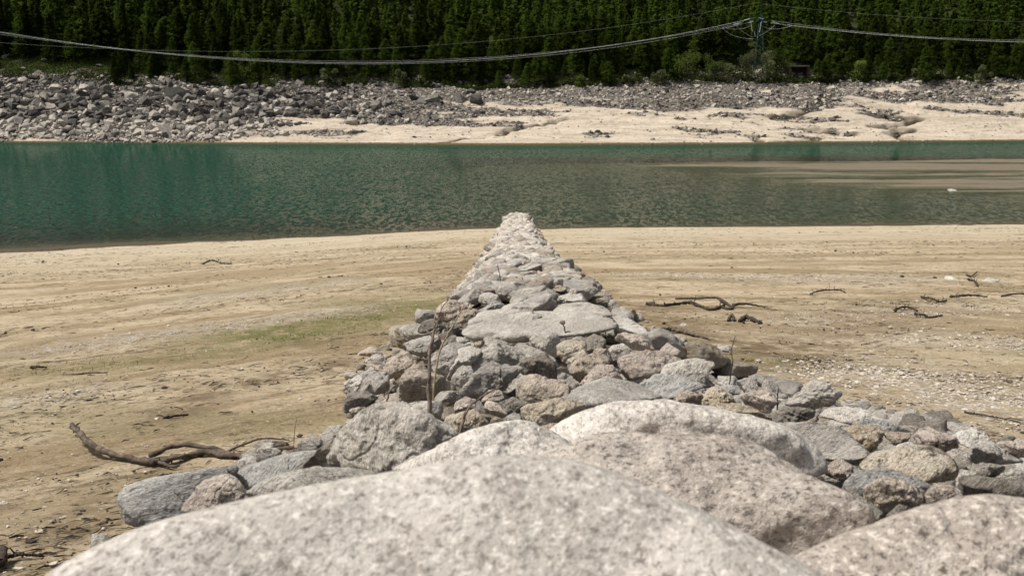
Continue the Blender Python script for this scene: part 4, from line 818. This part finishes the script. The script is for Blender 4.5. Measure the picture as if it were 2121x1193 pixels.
for u, v, wd, h, m, lab in ((1425, 172, 70, 72, 'bush', 'light green broad leaved bush left of the pylon, widest of its row'), (1475, 170, 46, 58, 'bush', 'bright green bush between the wide bush and the pylon'), (1505, 172, 40, 48, 'greybush', 'thin grey green bush close to the left of the pylon'),
        (1545, 170, 44, 70, 'greybush', 'tall grey green bush in front of the pylon foot'), (1590, 172, 46, 66, 'greybush', 'tall thin bush right of the pylon foot'), (1610, 160, 40, 58, 'bush', 'yellow green bushy tree right of the pylon, beside the dark shelter'), (1362, 176, 44, 30, 'greybush', 'low grey green bush, first of the row towards the jetty'),
        (1300, 176, 26, 22, 'greybush', 'small grey bush under the larches, behind the middle scree'), (1775, 168, 34, 48, 'bush', 'pale green pointed bush alone in front of the dark spruces'), (1730, 170, 26, 24, 'greybush', 'small round bush beside the pale green pointed one'), (1905, 168, 30, 34, 'greybush', 'dim grey bush before the spruces near the right border'),
        (682, 180, 34, 44, 'greybush', 'grey green bush under the cable, left of the far boulder cluster'), (510, 172, 34, 66, 'bush', 'light green bushy tree above the boulder slope'), (830, 180, 30, 40, 'greybush', 'slim grey bush straight above the far boulder cluster'), (1200, 180, 26, 24, 'bush', 'small green bush at the forest edge beyond the jetty'), (2030, 172, 24, 34, 'greybush', 'small bush at the top of the scree near the right border')):
    bush(u, v, wd, h, M[m], lab)
# undergrowth: a low leafy mass along the edge of the wood and on the clearing
m = 90000; uu = tr_.uniform(-175, 185, m); dd_ = tr_.exponential(3.0, m)*np.where(uu < -108, 2.6, 1.0); Yp = yt(uu)+dd_-0.8+1.2*n2(uu, uu*0, 9, 9, 2, 61); keep = n2(uu, Yp, 6, 3, 2, 62) > -0.22; uu, Yp = uu[keep], Yp[keep]; m = len(uu)
Zp = far(uu, Yp); C = np.stack([uu, Yp, Zp+tr_.random(m)**1.5*(0.8+1.7*np.clip(n2(uu, Yp, 5, 4, 2, 63)+0.4, 0, 1))], -1); s = tr_.uniform(0.12, 0.34, m)
a = tr_.normal(size=(m, 3)); a /= np.linalg.norm(a, axis=1)[:, None]; b = np.cross(a, tr_.normal(size=(m, 3))); b /= np.linalg.norm(b, axis=1)[:, None]+1e-9
tag(new_mesh('undergrowth', np.stack([C-a*s[:, None], C+b*s[:, None]*.6, C+a*s[:, None], C-b*s[:, None]*.6], 1).reshape(-1, 3), np.arange(4*m).reshape(m, 4), M['under'], smooth=False), kind='stuff')
# white rocks on the clearing and in the gully
for lab, pp in (('pale rock half hidden in the grass of the clearing, biggest there', (15, 120, 20)), ('small pale rock in the clearing grass, farther right', (92, 126, 14)), ('small white rock low in the clearing, beside dark shrubs', (48, 143, 10)), ('white rock at the right end of the clearing', (206, 136, 12)),
                ('pale outcrop high among the spruces, right of the pylon', (1868, 70, 20)), ('pale rock at the foot of the gully right of the pylon', (1882, 122, 16))):
    u, v, wd = pp; P = hit(u, v, far, 200, 460); s = wd/FPX*np.linalg.norm(P-EYE)/2; o = far_boulder(int(fr_.integers(18)), 'farpale'); o.location = P+[0, 0, 0.15]; o.scale = (s*1.4, s, s*0.8); o.rotation_euler = (0.2, 0.1, fr_.uniform(0, 6)); tag(o, lab, 'rock')

# ------------------------------------------------------------------ pylon, cables, shelter, wall
PB = hit(1565, 158, far, 200, 420); PB[1] = max(PB[1], 318.0); PB[0] = (1565-U0)/FPX*(PB[1]*CP+2); PB[2] = float(far(PB[:1], PB[1:2])[0]) - 0.3
def z_at(v, y): return 10 + y*math.tan(math.atan(-(v-V0)/FPX)-PITCH)
ztop = z_at(6, PB[1]); HT = ztop-PB[2]
root = empty('pylon', PB); tag(root, 'green painted steel lattice pylon with pale insulators, standing among bushes before the forest', 'pylon')
def half(z): return np.interp(z, [0, HT*0.45, HT*0.74, HT*0.80, HT], [1.55, 0.95, 0.5, 0.16, 0.04])
for sx in (-1, 1):
    for sy in (-1, 1):
        mb = Mb(); zz = np.array([0, HT*0.45, HT*0.74, HT*0.80, HT]); mb.add(*tube(np.stack([sx*half(zz), sy*half(zz), zz], -1), 0.075, 4)); mb.build('leg', M['steel'], root, False)
mb = Mb(); lv = np.linspace(0, HT*0.80, 11)
for a, b in zip(lv[:-1], lv[1:]):
    ha, hb = half(a), half(b)
    for s1 in (-1, 1):
        mb.bar((s1*ha, -ha, a), (s1*hb, hb, b), 0.04); mb.bar((s1*ha, ha, a), (s1*hb, -hb, b), 0.04); mb.bar((-ha, s1*ha, a), (hb, s1*hb, b), 0.04); mb.bar((ha, s1*ha, a), (-hb, s1*hb, b), 0.04)
        mb.bar((-hb, s1*hb, b), (hb, s1*hb, b), 0.034); mb.bar((s1*hb, -hb, b), (s1*hb, hb, b), 0.034)
mb.build('lattice', M['steel'], root, False)
zc = z_at(43, PB[1])-PB[2]; zc2 = z_at(50, PB[1])-PB[2]
ARM = []
for z0, ln, sg in ((zc, 4.2, -1), (zc, 3.4, 1), (zc2, 5.0, -1)):
    mb = Mb(); tip = (0, sg*ln, z0)
    for sx in (-1, 1): mb.bar((sx*half(z0), sg*half(z0), z0), tip, 0.075); mb.bar((sx*half(z0+1.6), sg*half(z0+1.6), z0+1.6), tip, 0.06); mb.bar((sx*half(z0)*.5, sg*ln*.5, z0), (-sx*half(z0)*.5, sg*ln*.62, z0+.5), 0.045)
    mb.build('crossarm', M['steel'], root, False); ARM.append(np.array(tip))
mb = Mb(); mb.box((0, 0, zc+0.3), (1.5, 1.4, 1.0)); mb.build('head_plate', M['steel'], root, False)
def insulator(a, b, parent):
    a, b = np.asarray(a, float), np.asarray(b, float); n = 11; t = np.linspace(0, 1, n*2+1); P = a+(b-a)*t[:, None]; V, F = tube(P, np.where(np.arange(n*2+1) % 2, 0.10, 0.05), 7); mb = Mb().add(V, F); return mb.build('insulator', M['insul'], parent)
def rel(u, v, y): d = ray(u, v); return EYE+d*(y/d[1])-PB
ins = [((1553, 39), (1541, 43), 0), ((1571, 37), (1582, 41), 0), ((1560, 45), (1550, 48), 1), ((1576, 44), (1588, 47), 1), ((1532, 48), (1519, 52), 2), ((1600, 46), (1614, 50), 2),
       ((1555, 43), (1558, 66), 0), ((1577, 45), (1573, 68), 0), ((1563, 66), (1564, 77), 1), ((1569, 71), (1569, 80), 1)]
for (a, b, q) in ins: insulator(rel(*a, PB[1]+ARM[q][1]*0.7), rel(*b, PB[1]+ARM[q][1]*0.7), root)
for pts_, q in (([(1541, 43), (1520, 55), (1497, 58)], 0), ([(1497, 58), (1510, 70), (1535, 79), (1562, 80)], 2), ([(1524, 53), (1540, 67), (1557, 77)], 1), ([(1497, 58), (1530, 61), (1555, 54)], 0), ([(1577, 54), (1605, 61), (1641, 54)], 0), ([(1606, 51), (1592, 64), (1572, 75)], 2)):
    P = np.array([rel(u, v, PB[1]+ARM[q][1]*0.7) for u, v in pts_]); tt = np.linspace(0, 1, len(P)); t2 = np.linspace(0, 1, 14); cf = np.polyfit(tt, P, len(P)-1); Q = np.stack([np.polyval(cf[:, i], t2) for i in range(3)], -1); Mb().add(*tube(Q, 0.026, 5)).build('jumper_cable', M['wire'], root)
def cable(px, slope, off, ext, rad, mat, label, group, name='power_cable'):
    """a sagging cable in one upright plane through the pylon; px are points it passes"""
    pl = []
    for u, v in px:
        d = ray(u, v); t_ = (PB[1]+off - slope*PB[0])/(d[1]-slope*d[0]); pl.append(EYE+d*t_)
    pl = np.array(pl); cf = np.polyfit(pl[:, 0], pl[:, 2], 2); xs = np.linspace(*ext, 90); zs = np.polyval(cf, xs)
    o = Mb().add(*tube(np.stack([xs, PB[1]+off+slope*(xs-PB[0]), zs], -1), rad, 5)).build(name, mat); tag(o, label, 'cable', group); return o
xL, xR, px0 = -240, 260, PB[0]
cable([(1541, 43), (740, 131), (0, 67)], 0.26, -2.9, (xL, px0-3.6), 0.042, M['wire'], 'bright conductor sagging from the pylon to the left, thickest and whitest of the bundle', 'power cables left of the pylon')
cable([(1550, 48), (760, 133.5), (0, 68.2)], 0.26, 2.4, (xL, px0-2.3), 0.022, M['wire'], 'lower conductor of the left bundle, just under the whitest one', 'power cables left of the pylon')
cable([(1519, 52), (1100, 112), (200, 97)], 0.26, -3.5, (xL, px0-6.8), 0.02, M['wire'], 'upper conductor of the left bundle, leaving the outer insulator of the pylon', 'power cables left of the pylon')
cable([(1582, 41), (1800, 68), (2121, 84)], -0.05, -2.9, (px0+2.6, xR), 0.026, M['wire'], 'upper conductor running from the pylon to the right', 'power cables right of the pylon')
cable([(1588, 47), (1800, 71), (2121, 87)], -0.05, 2.4, (px0+3.5, xR), 0.035, M['wire'], 'middle conductor running from the pylon to the right, brightest of the three', 'power cables right of the pylon')
cable([(1614, 50), (1800, 70), (2121, 88.5)], -0.05, -3.5, (px0+7.4, xR), 0.024, M['wire'], 'lower conductor running from the pylon to the right, joined at the outer insulator', 'power cables right of the pylon')
cable([(1560, 8), (1140, 73), (707, 104)], 0.26, 0.0, (xL, px0-0.2), 0.028, M['thinwire'], 'thin earth wire from the pylon peak to the left, above the conductors', 'thin wires at the pylon peak')
cable([(1570, 8), (1800, 30), (2121, 46)], -0.05, 0.0, (px0+0.2, xR), 0.028, M['thinwire'], 'thin earth wire from the pylon peak to the right, above the conductors', 'thin wires at the pylon peak')
P = hit(1655, 166, far, 200, 420); sh = empty('shelter', P); tag(sh, 'small dark concrete shelter with an open black front and pale roof, right of the pylon', 'shelter')
q = 1/FPX*np.linalg.norm(P-EYE)
Mb().box((0, 2.2, 26.5*q), (37*q, 5.0, 2.2*q)).build('roof', M['fargrey'], sh, False)
for sx in (-1, 1): Mb().box((sx*17*q, 2.2, 12.5*q), (3*q, 4.6, 25.5*q)).build('side_wall', M['clod_and_shade'], sh, False)
Mb().box((0, 4.3, 12.5*q), (31*q, 0.3, 25*q)).build('back_wall', M['clod_and_shade'], sh, False)  # walls coloured near black to carry the shade inside the opening
P = hit(1485, 163, far, 200, 420); wl_ = Mb(); 
for i_ in range(6): wl_.box((-2.6+i_*1.05, 1.2+0.15*(i_ % 2), 0.75+0.1*math.sin(i_*2.1)), (1.03, 0.5, 1.7+0.25*math.sin(i_*1.7)))
wo = wl_.build('wall', M['concrete'], None, False); wo.location = P; tag(wo, 'short pale stone wall glimpsed between the bushes left of the pylon', 'wall')
P = hit(1580, 148, far, 200, 420); wl_ = Mb(); 
for i_ in range(5): wl_.box((-3.2+i_*1.6, 0, 0.9), (0.22, 0.22, 1.8))
wl_.box((0, -0.14, 1.4), (7.6, 0.06, 0.34)); wo = wl_.build('guard_rail', M['concrete'], None, False); wo.location = P; tag(wo, 'pale road guard rail on posts behind the bushes at the pylon foot', 'guard rail')
# ------------------------------------------------------------------ driftwood, twigs, stalks, pebbles, grass
dr = np.random.default_rng(57)
def ground_pts(px, lift): return np.array([hit(u, v, beach)+[0, 0, l] for (u, v), l in zip(px, lift)])
def spline(P, n):
    P = np.asarray(P, float); t = np.arange(len(P)); tt = np.linspace(0, len(P)-1, n); i = np.clip(tt.astype(int), 0, len(P)-2); f = (tt-i)[:, None]
    p0, p1, p2, p3 = P[np.maximum(i-1, 0)], P[i], P[i+1], P[np.minimum(i+2, len(P)-1)]
    return 0.5*(2*p1+(p2-p0)*f+(2*p0-5*p1+4*p2-p3)*f**2+(3*p1-p0-3*p2+p3)*f**3)
def branch(name, px, lift, r0, r1, mat, label, stubs=8, stub=0.12, extra=(), cat='branch', n=64, group=None):
    P = spline(ground_pts(px, lift), n); P = P+dr.normal(0, r0*0.12, P.shape); rr = np.linspace(r0, r1, n)*(1+0.22*dr.normal(0, 1, n).clip(-1, 1)); mb = Mb(); mb.add(*tube(P, rr, 12, 0.6, int(dr.integers(999))))
    for _ in range(stubs):
        i = int(dr.integers(2, n-2)); d = dr.normal(size=3)*[1, .7, .6]+[0, 0, 0.15]; d /= np.linalg.norm(d); l = stub*dr.uniform(0.3, 0.9); mb.add(*tube(np.stack([P[i], P[i]+d*l*.5+dr.normal(0, .1*l, 3), P[i]+d*l]), [rr[i]*.5, rr[i]*.35, rr[i]*.12], 5))
    for px2, lf2, a, b in extra:
        P2 = spline(ground_pts(px2, lf2), 16); mb.add(*tube(P2+dr.normal(0, a*.12, P2.shape), np.linspace(a, b, 16), 6, 0.3, 3))
    o = mb.build(name, mat); return tag(o, label, cat, group)
branch('driftwood_branch', [(153, 922), (180, 938), (225, 953), (300, 962), (350, 960), (420, 946), (480, 952), (520, 950)], [0.20, 0.13, 0.07, 0.035, 0.04, 0.04, 0.04, 0.02], 0.028, 0.027, M['bark'], 'thick curved driftwood branch with flaking bark and a raised end, on the left sand', 14, 0.10,
       [([(310, 955), (370, 942), (440, 944), (480, 950)], [0.05, 0.09, 0.07, 0.04], 0.026, 0.02), ([(470, 948), (540, 930), (600, 928)], [0.06, 0.10, 0.08], 0.012, 0.006), ([(540, 960), (570, 948), (600, 940), (620, 938)], [0.03, 0.06, 0.05, 0.04], 0.035, 0.02), ([(320, 960), (355, 970), (372, 968)], [0.03, 0.02, 0.02], 0.02, 0.008)])
branch('driftwood_branch', [(1340, 632), (1370, 636), (1400, 634), (1430, 632), (1455, 639), (1475, 644), (1500, 637)], [0.04, 0.03, 0.04, 0.06, 0.03, 0.03, 0.04], 0.036, 0.030, M['drift'], 'dark forked driftwood branch with a bent arm, on the sand right of the jetty', 16, 0.2,
       [([(1398, 622), (1440, 622), (1480, 622), (1500, 630), (1516, 640)], [0.04, 0.04, 0.06, 0.05, 0.03], 0.022, 0.032), ([(1516, 637), (1540, 637), (1565, 637), (1590, 638)], [0.05, 0.08, 0.05, 0.02], 0.042, 0.010), ([(1495, 640), (1512, 643), (1520, 638)], [0.03, 0.03, 0.05], 0.04, 0.02)])
branch('driftwood_branch', [(1533, 668), (1545, 663), (1560, 667), (1575, 671)], [0.03, 0.06, 0.04, 0.02], 0.035, 0.028, M['drift'], 'short dark chunk of driftwood, on the sand nearer than the forked branch', 6, 0.1, [([(1509, 666), (1516, 661), (1521, 666)], [0.02, 0.08, 0.02], 0.035, 0.025)])
branch('driftwood_branch', [(1852, 645), (1868, 641), (1885, 641), (1900, 646)], [0.02, 0.05, 0.04, 0.02], 0.024, 0.013, M['drift'], 'dark crooked twig at the left of the tangle on the right sand', 10, 0.18)
branch('driftwood_branch', [(1895, 655), (1910, 658), (1925, 660), (1952, 656)], [0.04, 0.06, 0.03, 0.03], 0.022, 0.013, M['drift'], 'spiky dark twig, nearest of the tangle on the right sand', 14, 0.2)
branch('driftwood_branch', [(1908, 618), (1930, 626), (1945, 630), (1960, 626)], [0.03, 0.08, 0.05, 0.04], 0.02, 0.02, M['drift'], 'dark twig behind the small whitish stone, farthest of the tangle', 10, 0.18)
branch('driftwood_branch', [(1968, 616), (1990, 618), (2015, 616), (2045, 617)], [0.02, 0.06, 0.05, 0.02], 0.025, 0.015, M['drift'], 'straight dark twig beyond the tangle, near the right border', 8, 0.15)
branch('driftwood_branch', [(2075, 615), (2100, 613), (2125, 612)], [0.02, 0.05, 0.04], 0.018, 0.014, M['drift'], 'dark stick cut off by the right border', 3, 0.1)
branch('driftwood_branch', [(1678, 611), (1700, 607), (1735, 607), (1752, 608)], [0.02, 0.06, 0.08, 0.02], 0.02, 0.012, M['drift'], 'thin knotty twig alone in the middle of the right sand', 14, 0.22)
branch('driftwood_branch', [(420, 548), (440, 546), (460, 548), (480, 547)], [0.02, 0.14, 0.06, 0.02], 0.035, 0.02, M['drift'], 'small dark twig pile near the left shoreline', 12, 0.25)
branch('driftwood_branch', [(2005, 582), (2020, 588), (2025, 595)], [0.05, 0.05, 0.02], 0.028, 0.016, M['drift'], 'dark root between the pair of pale flat stones', 8, 0.3, [([(2002, 572), (2012, 575), (2024, 568)], [0.04, 0.04, 0.08], 0.03, 0.015)])
branch('driftwood_branch', [(1998, 857), (2030, 864), (2070, 871), (2112, 878)], [0.02, 0.03, 0.03, 0.02], 0.010, 0.006, M['drift'], 'long thin straight twig on the sand at the bank edge', 3, 0.06)
branch('driftwood_branch', [(130, 779), (160, 778), (190, 775), (222, 773)], [0.01, 0.02, 0.02, 0.01], 0.012, 0.006, M['drift'], 'long thin dark twig lying on the left sand below the green band', 4, 0.06)
branch('driftwood_branch', [(340, 868), (365, 866), (390, 862)], [0.01, 0.03, 0.02], 0.016, 0.010, M['drift'], 'short bent twig on the left sand, above the curved branch', 6, 0.06)
branch('driftwood_branch', [(65, 763), (80, 764), (97, 762)], [0.02, 0.03, 0.01], 0.018, 0.010, M['drift'], 'stubby twig at the left border of the sand', 5, 0.06)
branch('driftwood_branch', [(1370, 690), (1400, 690), (1450, 700), (1470, 706)], [0.05, 0.06, 0.03, 0.02], 0.045, 0.008, M['bark'], 'mossy root end with a long thin tip, at the right foot of the heap', 8, 0.1)
branch('driftwood_branch', [(3, 1172), (30, 1164), (60, 1160), (85, 1156)], [0.05, 0.05, 0.04, 0.02], 0.014, 0.008, M['drift'], 'dark stick in the bottom left corner beside the blurred pale boulder', 5, 0.1, [([(-10, 1170), (4, 1180), (10, 1165)], [0.02, 0.05, 0.10], 0.03, 0.03)])
def stalk(px, t0, r0, r1, mat, label, lean=0.0, twigs=0, bud=False):
    """an upright dry stalk: px from foot to tip, foot at the pile surface"""
    u, v = px[0]; B = hit(u, v, pile); d0 = np.linalg.norm(B-EYE); P = [B-[0, 0, 0.15]]
    for i, (u, v) in enumerate(px[1:]): P.append(EYE+ray(u, v)*(d0+lean*(i+1)))
    P = spline(P, 24); rr = np.linspace(r0, r1, 24); mb = Mb(); mb.add(*tube(P+dr.normal(0, r0*.2, P.shape), rr*(1+.2*dr.normal(0, 1, 24).clip(-1, 1)), 6, 0.2))
    for _ in range(twigs):
        i = int(dr.integers(4, 22)); d = dr.normal(size=3)*[1, .6, .3]+[0, 0, 0.9]; d /= np.linalg.norm(d); l = dr.uniform(0.03, 0.12); mb.bar(P[i], P[i]+d*l, rr[i]*0.35, 4)
    o = mb.build('dry_stalk', mat); tag(o, label, 'stalk')
    if bud:
        V, F = tiny[3]; new_mesh('seed_head', V*0.032, F, M['stalk'], o).location = P[-1]
    return o
stalk([(892, 868), (888, 800), (890, 735), (897, 690), (903, 668)], 0, 0.015, 0.006, M['stalk'], 'tall thick dead stalk rising from the left side of the stone heap', 0.02, 10)
stalk([(893, 850), (900, 790), (912, 725), (935, 680), (960, 632)], 0, 0.008, 0.004, M['straw'], 'slender straw coloured stalk leaning right from beside the thick dead stalk', 0.02, 8)
stalk([(903, 668), (915, 640), (940, 612)], 0, 0.007, 0.003, M['drift'], 'fine bare twig arching over the leaning boulder', 0.02, 6)
stalk([(942, 892), (965, 855), (1000, 820), (1040, 800)], 0, 0.009, 0.004, M['stalk'], 'thin bramble arching over the orange stained stone', 0.05, 5)
stalk([(1509, 801), (1513, 775), (1518, 750), (1515, 725), (1523, 695)], 0, 0.006, 0.002, M['drift'], 'thin bare twig on the sandy right edge, at the cream block', 0.0, 4)
stalk([(1177, 706), (1170, 685), (1165, 668)], 0, 0.007, 0.005, M['drift'], 'short dark stalk with a seed head on the huge flat slab', 0.0, 0, True)
stalk([(1254, 690), (1254, 670), (1254, 656)], 0, 0.007, 0.005, M['drift'], 'short dark upright stalk at the right end of the huge flat slab', 0.0, 0, True)
stalk([(1041, 584), (1034, 565), (1030, 546)], 0, 0.012, 0.005, M['drift'], 'thin bent twig on the left crest of the jetty', 0.0, 5)
stalk([(788, 840), (806, 815), (830, 790)], 0, 0.006, 0.003, M['stalk'], 'thin bare shoot among the stones left of the blocky boulder', 0.0, 4)
stalk([(605, 925), (610, 895), (615, 868)], 0, 0.0025, 0.001, M['drift'], 'hair thin dead shoot on the sand right of the curved driftwood', 0.0, 3)
stalk([(1611, 832), (1611, 815), (1612, 806)], 0, 0.005, 0.003, M['drift'], 'tiny dark shoot beside the double humped boulder', 0.0, 2)

# pebbles, clods and bits of wood strewn over the sand
def strew(base, F, pos, ang, scl, squash, mb):
    """many copies of one small lump, turned, sized and dented at random, added to ONE mesh"""
    n, nv = len(pos), len(base); V = base[None]*(1+0.25*dr.normal(size=(n, nv, 1)).clip(-1.2, 1.2))*np.stack([np.ones(n), squash[0], squash[1]], -1)[:, None, :]
    ca, sa = np.cos(ang)[:, None], np.sin(ang)[:, None]; V = np.stack([V[..., 0]*ca-V[..., 1]*sa, V[..., 0]*sa+V[..., 1]*ca, V[..., 2]], -1)*scl[:, None, None]+pos[:, None, :]
    mb.add(V.reshape(-1, 3), (F[None]+np.arange(n)[:, None, None]*nv).reshape(-1, F.shape[1]))
def sites(m, y0, y1, pw):
    yy = y0+(y1-y0)*dr.random(m)**pw; xx = dr.uniform(-0.62, 0.62, m)*(yy+1.5); k_ = (hump(xx, yy) < 0.03) & (beach(xx, yy) > 0.3); return xx[k_], yy[k_]
ib, if_ = ico(1); peb, clo = Mb(), Mb()
xx, yy = sites(330000, 5.5, 72, 1.7); g = gravel_mask(xx, yy); lit = sstep(-0.15, 0.5, n2(xx*0.25, strand(xx, yy), 3, 3.2, 4, 81)); kp = dr.random(len(xx)) < np.clip(g*0.8+0.05*lit+0.012, 0, 1); xx, yy, g = xx[kp], yy[kp], g[kp]; n = len(xx)
sc = (0.006+0.014*dr.random(n)**3+0.02*(dr.random(n) < 0.025))*np.where(xx < 0, 0.85, 1+0.5*g)*(1+0.010*yy)
strew(ib, if_, np.stack([xx, yy, beach(xx, yy)+sc*0.15], -1), dr.random(n)*6.28, sc, (dr.uniform(0.55, 1, n), dr.uniform(0.3, 0.55, n)), peb)
peb.build('gravel', M['pebble'], None, False)['kind'] = 'stuff'
xx, yy = sites(26000, 5.5, 76, 1.7); lit = sstep(-0.1, 0.55, n2(xx*0.25, strand(xx, yy), 3, 2.2, 4, 82))+damp_mask(xx, yy); kp = dr.random(len(xx)) < 0.06+0.6*lit; xx, yy = xx[kp], yy[kp]; n = len(xx)
sc = (0.005+0.009*dr.random(n)**2+0.030*(dr.random(n) < 0.025)*dr.random(n))*(1+0.018*yy)
strew(ib, if_, np.stack([xx, yy, beach(xx, yy)+sc*0.3], -1), dr.random(n)*6.28, sc, (dr.uniform(0.5, 1, n), dr.uniform(0.4, 0.8, n)), clo)
xx, yy = sites(42000, 5.5, 74, 1.7); lit = sstep(-0.1, 0.5, n2(xx*0.25, strand(xx, yy), 3, 2.2, 4, 82))+1.2*damp_mask(xx, yy); kp = dr.random(len(xx)) < 0.04+0.55*lit; xx, yy = xx[kp], yy[kp]
dq = np.where(xx < 0, 0.55, -0.25)
for i in range(len(xx)):
    l = dr.uniform(0.025, 0.13)*(1+0.02*yy[i])*(2.6 if dr.random() < 0.04 else 1); a = dr.normal(dq[i], 0.55)+(math.pi if dr.random() < .5 else 0); c0 = np.array([xx[i], yy[i]]); dv = np.array([math.cos(a), math.sin(a)])*l/2; k3 = np.stack([c0-dv, c0+dr.normal(0, .12*l, 2), c0+dv])
    clo.add(*tube(np.column_stack([k3, np.full(3, beach(c0[0], c0[1]))+[0.002, 0.008, 0.003]]), np.array([0.5, 1, 0.4])*(0.002+0.006*dr.random()**3)*(1+0.02*yy[i]), 3))
o = clo.build('debris', M['clod_and_shade'], None, False); o['kind'] = 'stuff'
# short grass where the shore is greening
m = 90000; yy = 8+(40-8)*dr.random(m)**1.3; xx = dr.uniform(-0.6, 0.4, m)*(yy+1); mk = moss_mask(xx, yy)*sstep(-0.25, 0.25, n2(xx, yy, 0.7, 0.4, 3, 71)); keep = (dr.random(m) < mk*0.9) & (hump(xx, yy) < 0.02); xx, yy = xx[keep], yy[keep]; m = len(xx); zz = beach(xx, yy)
a = dr.random(m)*6.28; h = dr.uniform(0.015, 0.05, m); w_ = 0.006+0.0*h; B = np.stack([xx, yy, zz], -1); s_ = np.stack([np.cos(a)*w_, np.sin(a)*w_, 0*a], -1); tp = B+np.stack([dr.normal(0, .02, m), dr.normal(0, .02, m), h], -1)
tag(new_mesh('grass', np.stack([B-s_, B+s_, tp], 1).reshape(-1, 3), np.arange(3*m).reshape(m, 3), M['bladegreen'], smooth=False), kind='stuff')
